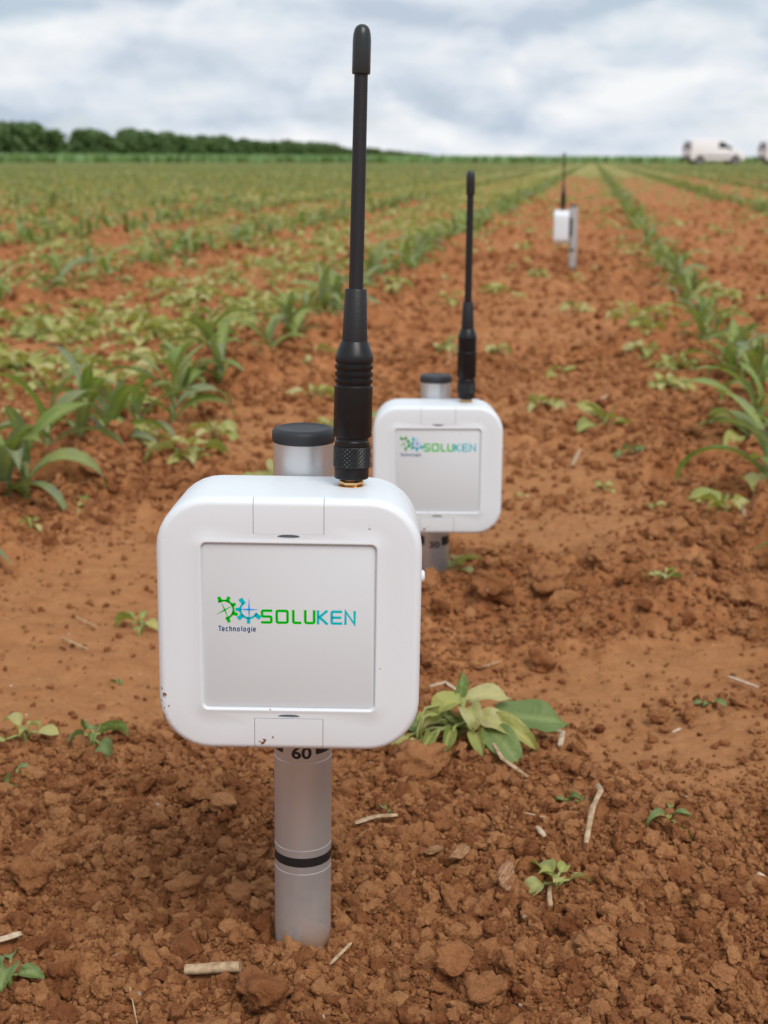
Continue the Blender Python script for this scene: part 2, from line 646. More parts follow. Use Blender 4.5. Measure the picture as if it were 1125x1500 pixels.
def tube_metal(name):
    m, n, l, b = new_mat(name)
    tc = n.new('ShaderNodeTexCoord')
    mp = n.new('ShaderNodeMapping')
    mp.inputs['Scale'].default_value = (1, 1, 0.06)
    l.new(tc.outputs['Object'], mp.inputs['Vector'])
    t = n.new('ShaderNodeTexNoise')
    t.inputs['Scale'].default_value = 700.0
    t.inputs['Detail'].default_value = 4
    l.new(mp.outputs[0], t.inputs['Vector'])
    g = n.new('ShaderNodeTexNoise')
    g.inputs['Scale'].default_value = 90.0
    g.inputs['Detail'].default_value = 6
    l.new(tc.outputs['Object'], g.inputs['Vector'])
    sp = n.new('ShaderNodeSeparateXYZ')
    l.new(tc.outputs['Object'], sp.inputs[0])
    mr = n.new('ShaderNodeMapRange')
    mr.inputs['From Min'].default_value = 0.035
    mr.inputs['From Max'].default_value = 0.0
    l.new(sp.outputs[2], mr.inputs['Value'])
    mr2 = n.new('ShaderNodeMapRange')
    mr2.inputs['From Min'].default_value = 0.36
    mr2.inputs['From Max'].default_value = 0.54
    l.new(g.outputs[0], mr2.inputs['Value'])
    mu = n.new('ShaderNodeMath')
    mu.operation = 'MULTIPLY'
    l.new(mr.outputs[0], mu.inputs[0])
    l.new(mr2.outputs[0], mu.inputs[1])
    c = n.new('ShaderNodeMix')
    c.data_type = 'RGBA'
    l.new(mu.outputs[0], c.inputs[0])
    c.inputs[6].default_value = (0.60, 0.605, 0.615, 1)
    c.inputs[7].default_value = (0.26, 0.125, 0.062, 1)
    l.new(c.outputs[2], b.inputs['Base Color'])
    mm = n.new('ShaderNodeMapRange')
    mm.inputs['To Min'].default_value = 0.68
    mm.inputs['To Max'].default_value = 0.0
    l.new(mu.outputs[0], mm.inputs['Value'])
    l.new(mm.outputs[0], b.inputs['Metallic'])
    r = n.new('ShaderNodeMapRange')
    r.inputs['To Min'].default_value = 0.27
    r.inputs['To Max'].default_value = 0.42
    l.new(t.outputs[0], r.inputs['Value'])
    ra = n.new('ShaderNodeMath')
    ra.operation = 'MAXIMUM'
    l.new(r.outputs[0], ra.inputs[0])
    l.new(mu.outputs[0], ra.inputs[1])
    l.new(ra.outputs[0], b.inputs['Roughness'])
    return m


M = {}
M['soil'] = soil_material('red_soil', False)
M['clod'] = soil_material('red_soil_clod', True)
M['white'] = plastic_white('white_plastic')
M['panel'] = simple('grey_label', (0.635, 0.660, 0.685), 0.66, spec=0.25, vary=0.05, bscale=40)
M['tube'] = tube_metal('brushed_aluminium')
M['groove'] = simple('worn_bright_line', (0.75, 0.75, 0.76), 0.35, metal=0.6)
M['print'] = simple('black_print', (0.012, 0.011, 0.014), 0.45)
M['cap'] = simple('dark_grey_rubber', (0.017, 0.019, 0.023), 0.55, bump=0.25, bscale=900)
M['black'] = simple('black_satin', (0.0060, 0.0060, 0.0070), 0.38, spec=0.38, vary=0.06, bscale=300)
M['whip'] = simple('black_rubber_whip', (0.011, 0.010, 0.012), 0.5, spec=0.45, bump=0.15, bscale=700)
M['tip'] = simple('dark_tip_rubber', (0.016, 0.020, 0.021), 0.33, spec=0.5)
M['brass'] = simple('gold_plated_brass', (0.83, 0.52, 0.24), 0.28, metal=1.0)
M['green_ink'] = simple('green_ink', (0.0, 0.47, 0.004), 0.6, spec=0.06)
M['cyan_ink'] = simple('cyan_ink', (0.0, 0.48, 0.56), 0.6, spec=0.06)
M['blue_ink'] = simple('bright_blue_ink', (0.005, 0.33, 0.92), 0.6, spec=0.06)
M['navy_ink'] = simple('navy_ink', (0.006, 0.085, 0.23), 0.55, spec=0.15)
M['maize'] = leaf_material('maize_leaf', [(0.175, 0.250, 0.062), (0.235, 0.305, 0.085), (0.190, 0.235, 0.150), (0.285, 0.330, 0.100)], 0.52, 0.34)
M['weed'] = leaf_material('weed_leaf', [(0.22, 0.265, 0.075), (0.34, 0.36, 0.10), (0.43, 0.42, 0.14), (0.50, 0.46, 0.23), (0.28, 0.32, 0.09)], 0.55, 0.30)
M['weed_green'] = leaf_material('weed_leaf_green', [(0.130, 0.195, 0.058), (0.190, 0.255, 0.080), (0.155, 0.215, 0.088)], 0.5, 0.25)
M['weed_stem'] = simple('weed_stem', (0.26, 0.29, 0.085), 0.55)
M['maize_stem'] = simple('maize_stem', (0.20, 0.22, 0.075), 0.5)
M['crop'] = leaf_material('far_crop_leaf', [(0.145, 0.255, 0.085), (0.180, 0.300, 0.100), (0.155, 0.265, 0.092)], 0.5, 0.25)
M['tree'] = leaf_material('tree_leaf', [(0.088, 0.145, 0.048), (0.120, 0.185, 0.062), (0.100, 0.160, 0.055)], 0.55, 0.22)
M['bark'] = simple('tree_bark', (0.10, 0.075, 0.05), 0.9)


def straw_mat(name, a, c, fibre=False):
    m, n, l, b = new_mat(name)
    tc = n.new('ShaderNodeTexCoord')
    t = n.new('ShaderNodeTexNoise')
    t.inputs['Scale'].default_value = 1.0 if fibre else 260.0
    t.inputs['Detail'].default_value = 5
    fm = n.new('ShaderNodeMapping')
    fm.inputs['Scale'].default_value = (1.6, 11, 11) if fibre else (1, 1, 1)
    l.new(tc.outputs['Object'], fm.inputs['Vector'])
    l.new(fm.outputs[0], t.inputs['Vector'])
    r = n.new('ShaderNodeValToRGB')
    r.color_ramp.elements[0].position = 0.36
    r.color_ramp.elements[1].position = 0.64
    r.color_ramp.elements[0].color = (*a, 1)
    r.color_ramp.elements[1].color = (*c, 1)
    l.new(t.outputs[0], r.inputs[0])
    l.new(r.outputs[0], b.inputs['Base Color'])
    b.inputs['Roughness'].default_value = 0.75
    bp = n.new('ShaderNodeBump')
    bp.inputs['Strength'].default_value = 0.7
    bp.inputs['Distance'].default_value = 0.004 if fibre else 0.0008
    l.new(t.outputs[0], bp.inputs['Height'])
    l.new(bp.outputs[0], b.inputs['Normal'])
    return m


M['straw'] = straw_mat('dry_straw', (0.29, 0.18, 0.095), (0.50, 0.36, 0.22))
M['pale_straw'] = straw_mat('bleached_straw', (0.40, 0.29, 0.19), (0.58, 0.46, 0.33))
M['wood'] = straw_mat('rotting_wood', (0.20, 0.085, 0.036), (0.62, 0.34, 0.165), True)


# ------------------------------------------------------------------ the ground
def build_ground():
    d2 = np.concatenate([np.arange(-180, -45, 5.0), np.arange(-45, -19, 0.6), np.arange(-19, 19, 0.11), np.arange(19, 45, 0.6), np.arange(45, 180, 5.0)])
    th = np.radians(d2)
    rr = np.concatenate([np.geomspace(0.05, 0.5, 14)[:-1], 0.5 * np.exp(np.arange(0, math.log(6.0), 0.0033)),
                         3.0 * np.exp(np.arange(0, math.log(4.0), 0.008)), 12.0 * np.exp(np.arange(0, math.log(500), 0.05))])
    T, RR = np.meshgrid(th, rr)
    X, Y = (RR * np.sin(T)).ravel(), (RR * np.cos(T)).ravel()
    Z = height(X, Y)
    C = crumble(X, Y)
    crust = np.clip(1.15 - 1.5 * C, 0, 1) * np.clip(1 - (np.hypot(X, Y) - 3) / 6, 0.25, 1)
    nt, nr = len(th), len(rr)
    i = np.arange(nr - 1)[:, None] * nt
    j = np.arange(nt)[None, :]
    jn = (j + 1) % nt
    F = np.stack([i + j, i + nt + j, i + nt + jn, i + jn], -1).reshape(-1, 4)[:, ::-1]
    V = np.stack([X, Y, Z], -1)
    me = big_mesh('ground', V, F, [M['soil']], {'crust': crust}, smooth=True)
    o = link('ground', me)
    tag(o, 'bare reddish brown field soil, crumbly and partly crusted', 'ground', None, 'structure')
    return o


build_ground()


# ------------------------------------------------------------------ leaves and plants (geometry only)
def leaf_geo(base, az, elev, L, W, droop, nseg, ncol, fold=0.25, twist=0.0, shape='ovate', wave=0.0, rnd=random, curl=0.0, roll=0.0):
    """returns verts, faces, rib; a strip along a drooping centre line"""
    pos = Vector(base)
    V, F, rib = [], [], []
    for i in range(nseg + 1):
        t = i / nseg
        e = elev - droop * (t ** 1.25)
        a = az + curl * t
        d = Vector((math.cos(a) * math.cos(e), math.sin(a) * math.cos(e), math.sin(e)))
        if i:
            pos = pos + d * (L / nseg)
        side = Vector((-math.sin(a), math.cos(a), 0))
        up = side.cross(d) * -1
        tw = roll + twist * t
        s2 = side * math.cos(tw) + up * math.sin(tw)
        u2 = up * math.cos(tw) - side * math.sin(tw)
        if shape == 'ovate':
            w = W * (math.sin(math.pi * min(1, max(0.0, t)) ** 0.72) ** 0.85 if 0 < t < 1 else 0.03)
        elif shape == 'blade':
            w = W * (0.55 + 1.2 * t if t < 0.3 else (0.91 + 0.09 * math.sin((t - .3) * 4)) * (1 - ((t - 0.3) / 0.7) ** 2.2) + 0.015)
        else:
            w = W * (1 - t) + 0.02 * W
        for k in range(ncol + 1):
            s = -1 + 2 * k / ncol
            wv = wave * W * math.sin(t * 9 + s * 2.0 + az * 3) * abs(s)
            p = pos + s2 * (s * w / 2) + u2 * (abs(s) * w / 2 * fold + wv)
            V.append(p)
            rib.append(0.55 if abs(s) < 0.01 else 0.0)
    nc = ncol + 1
    for i in range(nseg):
        for k in range(ncol):
            F.append((i * nc + k, i * nc + k + 1, (i + 1) * nc + k + 1, (i + 1) * nc + k))
    return V, F, rib


def tube_geo(path, radii, n=6, flat=1.0, cap=True):
    V, F = [], []
    path = [Vector(p) for p in path]
    for i, p in enumerate(path):
        d = (path[min(i + 1, len(path) - 1)] - path[max(i - 1, 0)]).normalized()
        ref = Vector((0, 0, 1)) if abs(d.z) < 0.8 else Vector((1, 0, 0))
        a = d.cross(ref).normalized()
        b = a.cross(d).normalized()
        r = radii[i] if isinstance(radii, (list, tuple)) else radii
        for k in range(n):
            t = 2 * math.pi * k / n
            V.append(p + a * (math.cos(t) * r) + b * (math.sin(t) * r * flat))
    for i in range(len(path) - 1):
        for k in range(n):
            F.append((i * n + k, i * n + (k + 1) % n, (i + 1) * n + (k + 1) % n, (i + 1) * n + k))
    if cap:
        F.append(tuple(range(n))[::-1])
        F.append(tuple(range((len(path) - 1) * n, len(path) * n)))
    return V, F


def set_attr(me, name, vals):
    at = me.attributes.new(name, 'FLOAT', 'POINT')
    at.data.foreach_set('value', np.asarray(vals, np.float32))


def maize_spec(seed, low=False):
    r = random.Random(seed)
    leaves, Hs = [], 0.030 + 0.022 * r.random()
    a0 = r.random() * 6.28
    n = r.choice((5, 6, 6, 7)) if not low else r.choice((4, 5))
    for i in range(n):
        t = i / (n - 1)
        az = a0 + math.pi * i + r.uniform(-0.55, 0.55)
        L = (0.058 + 0.058 * math.sin(math.pi * (0.18 + 0.70 * t))) * r.uniform(0.8, 1.2)
        el = R(54 + 32 * t + r.uniform(-10, 10))
        droop = R(r.uniform(80, 165) * (1 - 0.5 * t))
        W = 0.0115 + 0.0088 * math.sin(math.pi * (0.15 + 0.75 * t)) * r.uniform(0.85, 1.2)
        b = (0, 0, Hs * (0.15 + 0.85 * t))
        leaves.append(dict(base=b, az=az, elev=el, L=L, W=W, droop=droop, twist=r.uniform(-0.9, 0.9), curl=r.uniform(-.35, .35)))
    return leaves, Hs


def weed_spec(seed, flat=0.5, n=None, size=1.0):
    r = random.Random(seed)
    n = n or r.choice((6, 7, 8, 9))
    leaves = []
    top = size * r.uniform(0.004, 0.018) * (1 - 0.3 * flat)
    for i in range(n):
        t = i / max(1, n - 1)
        az = 2.4 * i + r.uniform(-.4, .4)
        pl = size * r.uniform(0.010, 0.024) * (1 - 0.65 * t)
        el = R(r.uniform(5, 35) + 35 * t)
        base = Vector((math.cos(az) * math.cos(el) * pl, math.sin(az) * math.cos(el) * pl, top * (0.3 + 0.7 * t) + math.sin(el) * pl))
        L = size * r.uniform(0.022, 0.042) * (1 - 0.30 * t)
        leaves.append(dict(base=base, az=az, elev=el * 0.8, L=L, W=L * r.uniform(0.42, 0.66), droop=R(r.uniform(30, 150)),
                           twist=r.uniform(-.9, .9), curl=r.uniform(-.3, .3), roll=r.uniform(-.6, .6), fold=r.uniform(0.1, 1.0), root=(0, 0, top * (0.3 + 0.7 * t) * .8)))
    return leaves, top


def plant_arrays(leaves, shape, nseg, ncol, stem=None, fold=0.3, wave=0.06):
    """one joined low cost plant as numpy arrays"""
    V, F, T = [], [], []
    for q in leaves:
        v, f, rb = leaf_geo(q['base'], q['az'], q['elev'], q['L'], q['W'], q['droop'], nseg, ncol, q.get('fold', fold), q['twist'], shape, wave, curl=q['curl'], roll=q.get('roll', 0))
        o = len(V)
        V += v
        F += [tuple(i + o for i in ff) for ff in f]
        T += [random.random() * 0.5] * len(v)
    if stem:
        v, f = tube_geo([(0, 0, -0.01), (0, 0, stem)], [0.0035, 0.003], 4, cap=False)
        o = len(V)
        V += v
        F += [tuple(i + o for i in ff) for ff in f]
        T += [0.3] * len(v)
    return np.array([tuple(v) for v in V]), np.array(F), np.array(T)


def scatter_mesh(name, protos, pts, mats, label, cat):
    """protos: list of (V,F,T); pts: rows of x,y,z,rotz,scale,proto index,tint"""
    VV, FF, TT, off = [], [], [], 0
    for k, (V, F, T) in enumerate(protos):
        P = pts[pts[:, 5] == k]
        if not len(P):
            continue
        c, s = np.cos(P[:, 3])[:, None], np.sin(P[:, 3])[:, None]
        x = V[None, :, 0] * P[:, 4:5]
        y = V[None, :, 1] * P[:, 4:5]
        z = V[None, :, 2] * P[:, 4:5]
        W = np.stack([x * c - y * s + P[:, 0:1], x * s + y * c + P[:, 1:2], z + P[:, 2:3]], -1)
        VV.append(W.reshape(-1, 3))
        TT.append((T[None, :] + P[:, 6:7]).ravel())
        FF.append((F[None] + (np.arange(len(P)) * len(V))[:, None, None] + off).reshape(-1, F.shape[1]))
        off += len(P) * len(V)
    me = big_mesh(name, np.concatenate(VV), np.concatenate(FF), mats, {'tint': np.concatenate(TT)}, smooth=True)
    o = link(name, me)
    return tag(o, label, cat, None, 'stuff')


def make_plant(name, leaves, shape, leaf_mat, stem_mat, nseg, ncol, stem_paths, fold=0.3, wave=0.06):
    root = empty(name, (0, 0, 0))
    for q in leaves:
        v, f, rb = leaf_geo(q['base'], q['az'], q['elev'], q['L'], q['W'], q['droop'], nseg, ncol, q.get('fold', fold), q['twist'], shape, wave, curl=q['curl'], roll=q.get('roll', 0))
        me = mesh_data('leaf', v, f, [q.get('mat', leaf_mat)], smooth=True)
        set_attr(me, 'rib', rb)
        link('leaf', me, root)
    V, F = [], []
    for path, rad in stem_paths:
        v, f = tube_geo(path, rad, 5)
        o = len(V)
        V += v
        F += [tuple(i + o for i in ff) for ff in f]
    link('stem', mesh_data('stem', V, F, [stem_mat], smooth=True), root)
    return root


def weed_stems(leaves, top):
    out = [([(0, 0, -0.008), (0.001, 0, top * 0.6), (0, 0, top * 1.05)], [0.0019, 0.0016, 0.0012])]
    for q in leaves:
        a, b = Vector(q['root']), Vector(q['base'])
        mid = (a + b) / 2 + Vector((0, 0, 0.002))
        out.append(([a, mid, b], [0.0010, 0.0009, 0.0008]))
    return out


# ------------------------------------------------------------------ soil clods and crumbs
def clod_mesh(seed, sub=4, planes=11, rough=0.06, stretch=(1, 1, 1), grain=0.0, lump=0.0, mat='clod'):
    r = np.random.default_rng(seed)
    bm = bmesh.new()
    bmesh.ops.create_icosphere(bm, subdivisions=sub, radius=1.0)
    P = np.array([v.co[:] for v in bm.verts])
    F = np.array([[v.index for v in f.verts] for f in bm.faces])
    bm.free()
    rad = np.ones(len(P))
    for _ in range(planes):
        n = r.normal(size=3)
        n /= np.linalg.norm(n)
        d = r.uniform(0.48, 0.86)
        dot = P @ n
        lim = np.where(dot > 0.05, d / np.maximum(dot, 0.05), 9.0)
        rad = np.minimum(rad, lim)

    def n3(s, sd):
        return (perlin(P[:, 0] * s + 5 * P[:, 2] * s * 0.31, P[:, 1] * s + P[:, 2] * s * 0.9, sd) +
                perlin(P[:, 1] * s + 11, P[:, 2] * s - P[:, 0] * s * 0.7, sd + 1) + perlin(P[:, 2] * s - 7, P[:, 0] * s + P[:, 1] * s * .6, sd + 2)) / 2
    rad = rad * (1 + 0.10 * n3(1.6, seed) + rough * n3(4.5, seed + 7) + rough * 0.6 * n3(10, seed + 9) + 0.55 * rough * n3(22, seed + 11))
    if lump:
        for _ in range(26):
            n = r.normal(size=3)
            n /= np.linalg.norm(n)
            w = r.uniform(0.18, 0.45)
            a = np.arccos(np.clip(P @ n, -1, 1))
            rad = rad + lump * np.sqrt(np.maximum(0, 1 - (a / w) ** 2)) * w * 1.6
    rad = rad * (1 - 0.10 * np.maximum(0, n3(7.0, seed + 21)) - 0.05 * np.maximum(0, n3(15.0, seed + 25)))
    P = P * rad[:, None] * np.array(stretch)
    if grain:
        P[:, 2] += grain * np.sin(P[:, 1] * 22 + 3 * P[:, 0])
    return big_mesh('soil_clod', P, F, [M[mat]], smooth=True)


CLODS = [clod_mesh(100 + i, 4, 13 + i % 5, 0.10 + 0.03 * (i % 3), (1, 0.8 + 0.05 * (i % 4), 0.62 + 0.07 * (i % 3)), 0, 0.12 * (i % 3)) for i in range(8)]
CLODS_LUMPY = [clod_mesh(150 + i, 4, 12, 0.14, (1, 0.9, 0.7), 0, 0.32) for i in range(4)]
for me in CLODS:
    me.set_sharp_from_angle(angle=R(50))

hero = [  # px, py, width px, variant, lumpy, stretch z, label
    (275, 1372, 62, 0, 0, 0.9, 'angular tan soil clod just behind the tan stalk piece at lower left'),
    (392, 1445, 80, 1, 1, 0.8, 'broad crumbly soil clod directly below the foot of the near tube'),
    (300, 1482, 68, 0, 1, 0.9, 'crumbly soil clod at the bottom edge below the tan stalk piece'),
    (385, 1362, 32, 2, 0, 1.4, 'pointed soil clod touching the left of the near tube foot'),
    (668, 1425, 62, 3, 0, 1.3, 'tall rounded soil clod right of the near tube, larger of the bottom pair'),
    (712, 1465, 62, 2, 1, 0.9, 'knobbly soil clod right beside the tall rounded clod at the bottom'),
    (648, 1472, 36, 4, 0, 0.9, 'small smooth soil clod in front of the tall rounded clod'),
    (645, 1222, 38, 5, 0, 1.0, 'tan soil clod left of the upright wood chip'),
    (512, 1155, 34, 6, 0, 1.1, 'dark soil clod just right of the near tube below the white box'),
    (540, 1318, 34, 7, 0, 1.0, 'round soil clod right of the lower near tube'),
    (330, 1190, 48, 1, 0, 0.7, 'flat soil clod left of the near tube below the white box'),
    (318, 1262, 40, 3, 0, 0.9, 'brown soil clod midway left of the near tube'),
    (208, 1262, 36, 6, 0, 0.8, 'brown soil clod out left of the near tube'),
    (130, 1295, 46, 4, 0, 0.8, 'wide soil clod near the left edge above the straw bit'),
    (40, 1285, 56, 5, 1, 0.9, 'heavy crumbly soil clod at the left edge'),
    (105, 1465, 52, 2, 0, 0.9, 'soil clod in the lower left corner beside the wilted weed'),
    (610, 1120, 76, 3, 1, 0.9, 'big crumbly soil clod in front of the large green weed'),
    (962, 1052, 32, 1, 0, 1.1, 'dark lone soil clod on the smooth crust at right'),
    (640, 1395, 30, 0, 0, 1.0, 'soil clod just above the tall rounded clod'),
    (872, 1400, 48, 7, 1, 1.1, 'blocky soil clod near the bottom right of centre'),
    (905, 1440, 36, 0, 0, 0.8, 'flat soil clod right of the blocky clod'),
    (560, 1440, 26, 6, 0, 0.9, 'little soil clod between the near tube and the bottom clods'),
    (1060, 790, 44, 3, 0, 0.9, 'soil clod beside the dry stalk at the right edge'),
    (1075, 880, 40, 5, 0, 0.9, 'soil clod at the right edge of the smooth crust'),
    (720, 880, 60, 0, 1, 1.0, 'crumbly soil clod behind the large green weed'),
    (800, 865, 60, 3, 1, 0.9, 'second crumbly soil clod in the heap behind the large green weed'),
]


def place_clod(me, x, y, size, label, group=None, zs=1.0, sink=0.25, dist=None):
    o = bpy.data.objects.new('soil_clod', me)
    col.objects.link(o)
    r = size / 2
    o.location = (x, y, hz(x, y) + r * 0.7 * zs * (1 - 2 * sink) * 0.9)
    o.rotation_euler = (random.uniform(-.3, .3), random.uniform(-.3, .3), random.uniform(0, 6.28))
    o.scale = (r, r * random.uniform(.85, 1.1), r * zs)
    return tag(o, label, 'soil clod', group)


taken = []
for (px, py, w, k, lumpy, zs, label) in hero:
    x, y = G(px, py + w * 0.25)
    size = w / FPX * math.hypot(y, CAM_H) * 1.18
    place_clod((CLODS_LUMPY if lumpy else CLODS)[k % (4 if lumpy else 8)], x, y, size, label, None, zs, 0.05)
    taken.append((x, y, size * 0.6))

zones = [
    (lambda px, py: py > 1180 and px < 400, 'loose reddish soil clod lying left of the near sensor tube', 'soil clods left of the near tube'),
    (lambda px, py: py > 1180 and px >= 400, 'loose reddish soil clod lying right of the near sensor tube', 'soil clods right of the near tube'),
    (lambda px, py: py > 800 and px < 480, 'small soil clod on the crusted ground left of the near white box', 'soil clods left of the near box'),
    (lambda px, py: py > 800, 'soil clod in the broken ground right of the near white box', 'soil clods right of the near box'),
    (lambda px, py: True, 'blurred soil clod on the ground between the middle and far sensors', 'soil clods beyond the middle sensor'),
]
n_clod, tries = 0, 0
while n_clod < 270 and tries < 9000:
    tries += 1
    px, py = random.uniform(-10, 1135), random.choice((random.uniform(830, 1515), random.uniform(1150, 1515), random.uniform(560, 900)))
    x, y = G(px, py)
    c = float(crumble(np.array([x]), np.array([y]))[0])
    if random.random() > c ** 2 + 0.02:
        continue
    s = 0.0065 + 0.016 * random.random() ** 2.2 + 0.010 * max(0, y - 0.9) * random.random()
    if any((x - a) ** 2 + (y - b) ** 2 < (t + s * 0.5) ** 2 for a, b, t in taken):
        continue
    if any((x - d.x) ** 2 + (y - d.y) ** 2 < (0.016 + s * 0.5) ** 2 for d in (DEV1, DEV2, DEV3)):
        continue
    taken.append((x, y, s * 0.5))
    for f, lab, grp in zones:
        if f(px, py):
            break
    me = random.choice(CLODS) if random.random() < 0.7 else random.choice(CLODS_LUMPY)
    place_clod(me, x, y, s, lab, grp, random.uniform(.8, 1.15), random.uniform(.12, .3))
    n_clod += 1


STRAW_AT = []          # points along the straws, kept clear of loose crumbs


def crumbs():
    pts = []
    def batch(n, r0, r1, s0, s1, pw, cmin, amax=19):
        u = rng.random(n)
        r = np.sqrt(r0 ** 2 + (r1 ** 2 - r0 ** 2) * u)
        t = np.radians(rng.uniform(-amax, amax, n))
        x, y = r * np.sin(t), r * np.cos(t)
        c = crumble(x, y)
        keep = rng.random(n) < cmin + (1 - cmin) * c ** 1.5
        for d in (DEV1, DEV2, DEV3):
            keep &= (x - d.x) ** 2 + (y - d.y) ** 2 > 0.0142 ** 2
        x, y = x[keep], y[keep]
        s = s0 + (s1 - s0) * rng.random(len(x)) ** pw
        ok = np.ones(len(x), bool)
        for a, b, rr_ in STRAW_AT:
            ok &= (x - a) ** 2 + (y - b) ** 2 > (rr_ + s * 0.42) ** 2
        x, y, s = x[ok], y[ok], s[ok]
        pts.append(np.stack([x, y, height(x, y) + s * 0.20, s], -1))
    batch(70000, 0.53, 0.85, 0.0014, 0.0046, 2.0, 0.09)
    batch(9000, 0.53, 0.92, 0.004, 0.0115, 2.2, 0.03)
    batch(1300, 0.53, 0.98, 0.008, 0.017, 2.0, 0.02)
    batch(1500, 0.95, 2.2, 0.010, 0.030, 2.4, 0.02)
    batch(36000, 0.85, 1.6, 0.0020, 0.0075, 2.4, 0.07)
    batch(30000, 1.5, 2.8, 0.004, 0.018, 2.6, 0.20)
    batch(16000, 2.6, 6.0, 0.008, 0.028, 2.2, 0.20)
    batch(9000, 5.0, 13.0, 0.014, 0.042, 2.2, 0.20)
    P = np.concatenate(pts)
    n = len(P)
    me = bpy.data.meshes.new('soil_crumbs')
    me.vertices.add(n)
    me.vertices.foreach_set('co', P[:, :3].astype(np.float32).ravel())
    a = me.attributes.new('rot', 'FLOAT_VECTOR', 'POINT')
    a.data.foreach_set('vector', (rng.random((n, 3)) * 6.283).astype(np.float32).ravel())
    a = me.attributes.new('scl', 'FLOAT_VECTOR', 'POINT')
    a.data.foreach_set('vector', (P[:, 3:4] * 0.5 * rng.uniform(0.75, 1.2, (n, 3))).astype(np.float32).ravel())
    a = me.attributes.new('variant', 'INT', 'POINT')
    src = []
    for m in CLODS[:6] + CLODS_LUMPY[:2]:
        src.append(next(o for o in bpy.data.objects if o.data is m))
    a.data.foreach_set('value', rng.integers(0, len(src), n).astype(np.int32))
    me.update()
    o = link('soil_crumbs', me)
    tag(o, 'fine loose crumbs of red soil scattered over the field', 'soil', None, 'stuff')
    ng = bpy.data.node_groups.new('crumb_scatter', 'GeometryNodeTree')
    ng.interface.new_socket('Geometry', in_out='INPUT', socket_type='NodeSocketGeometry')
    ng.interface.new_socket('Geometry', in_out='OUTPUT', socket_type='NodeSocketGeometry')
    N, L = ng.nodes, ng.links
    gi, go = N.new('NodeGroupInput'), N.new('NodeGroupOutput')
    join = N.new('GeometryNodeJoinGeometry')
    for s in src:
        oi = N.new('GeometryNodeObjectInfo')
        oi.transform_space = 'ORIGINAL'
        oi.inputs['Object'].default_value = s
        oi.inputs['As Instance'].default_value = True
        L.new(oi.outputs['Geometry'], join.inputs[0])
    iop = N.new('GeometryNodeInstanceOnPoints')
    iop.inputs['Pick Instance'].default_value = True
    L.new(gi.outputs[0], iop.inputs['Points'])
    L.new(join.outputs[0], iop.inputs['Instance'])
    for nm, typ, sock in (('variant', 'INT', 'Instance Index'), ('rot', 'FLOAT_VECTOR', 'Rotation'), ('scl', 'FLOAT_VECTOR', 'Scale')):
        at = N.new('GeometryNodeInputNamedAttribute')
        at.data_type = typ
        at.inputs['Name'].default_value = nm
        L.new(at.outputs[0], iop.inputs[sock])
    L.new(iop.outputs[0], go.inputs[0])
    md = o.modifiers.new('crumb_scatter', 'NODES')
    md.node_group = ng



# ------------------------------------------------------------------ the far field: green crop belt, windbreak
def crop_edge(x):
    return 150.0 - 0.06 * x + 0.0001 * x * x


def crop_h(x):
    return 0.86 - 0.0045 * np.clip(x, -110, 60)


def build_crop():
    r = np.random.default_rng(5)
    n = 16000
    x = r.uniform(-150, 130, n)
    dep = 26 * r.random(n) ** 1.6
    y = crop_edge(x) + dep
    h = crop_h(x) * r.uniform(0.75, 1.12, n)
    w = r.uniform(0.18, 0.4, n)
    a = r.uniform(0, 3.14, n)
    lx, ly = r.normal(0, 0.14, n), r.normal(0, 0.14, n)
    ca, sa = np.cos(a) * w, np.sin(a) * w
    z0 = np.full(n, -0.05)
    V = np.stack([np.stack([x - ca, y - sa, z0], -1), np.stack([x + ca, y + sa, z0], -1),
                  np.stack([x + ca * .8 + lx, y + sa * .8 + ly, h * .7], -1), np.stack([x + lx * 2, y + ly * 2, h], -1)], 1).reshape(-1, 3)
    F = np.arange(n * 4).reshape(-1, 4)
    # the canopy behind the edge
    gx = np.linspace(-420, 420, 169)
    gd = np.concatenate([np.linspace(0.6, 30, 18), np.geomspace(34, 700, 16)])
    GX, GD = np.meshgrid(gx, gd)
    GY = crop_edge(GX) + GD
    GZ = crop_h(GX) * (0.80 + 0.10 * r.random(GX.shape)) + 0.05 * fbm(GX / 7, GY / 7, 2, 3)
    GZ[0] = -0.05
    V2 = np.stack([GX, GY, GZ], -1).reshape(-1, 3)
    nx, nd = len(gx), len(gd)
    i = np.arange(nd - 1)[:, None] * nx
    j = np.arange(nx - 1)[None]
    F2 = np.stack([i + j, i + j + 1, i + nx + j + 1, i + nx + j], -1).reshape(-1, 4) + len(V)
    t = np.concatenate([np.repeat(r.random(n), 4), r.random(len(V2)) * 0.3])
    me = big_mesh('green_crop', np.concatenate([V, V2]), np.concatenate([F, F2]), [M['crop']], {'tint': t}, smooth=True)
    tag(link('green_crop', me), 'strip of taller green crop along the far edge of the field', 'crop', None, 'stuff')


build_crop()


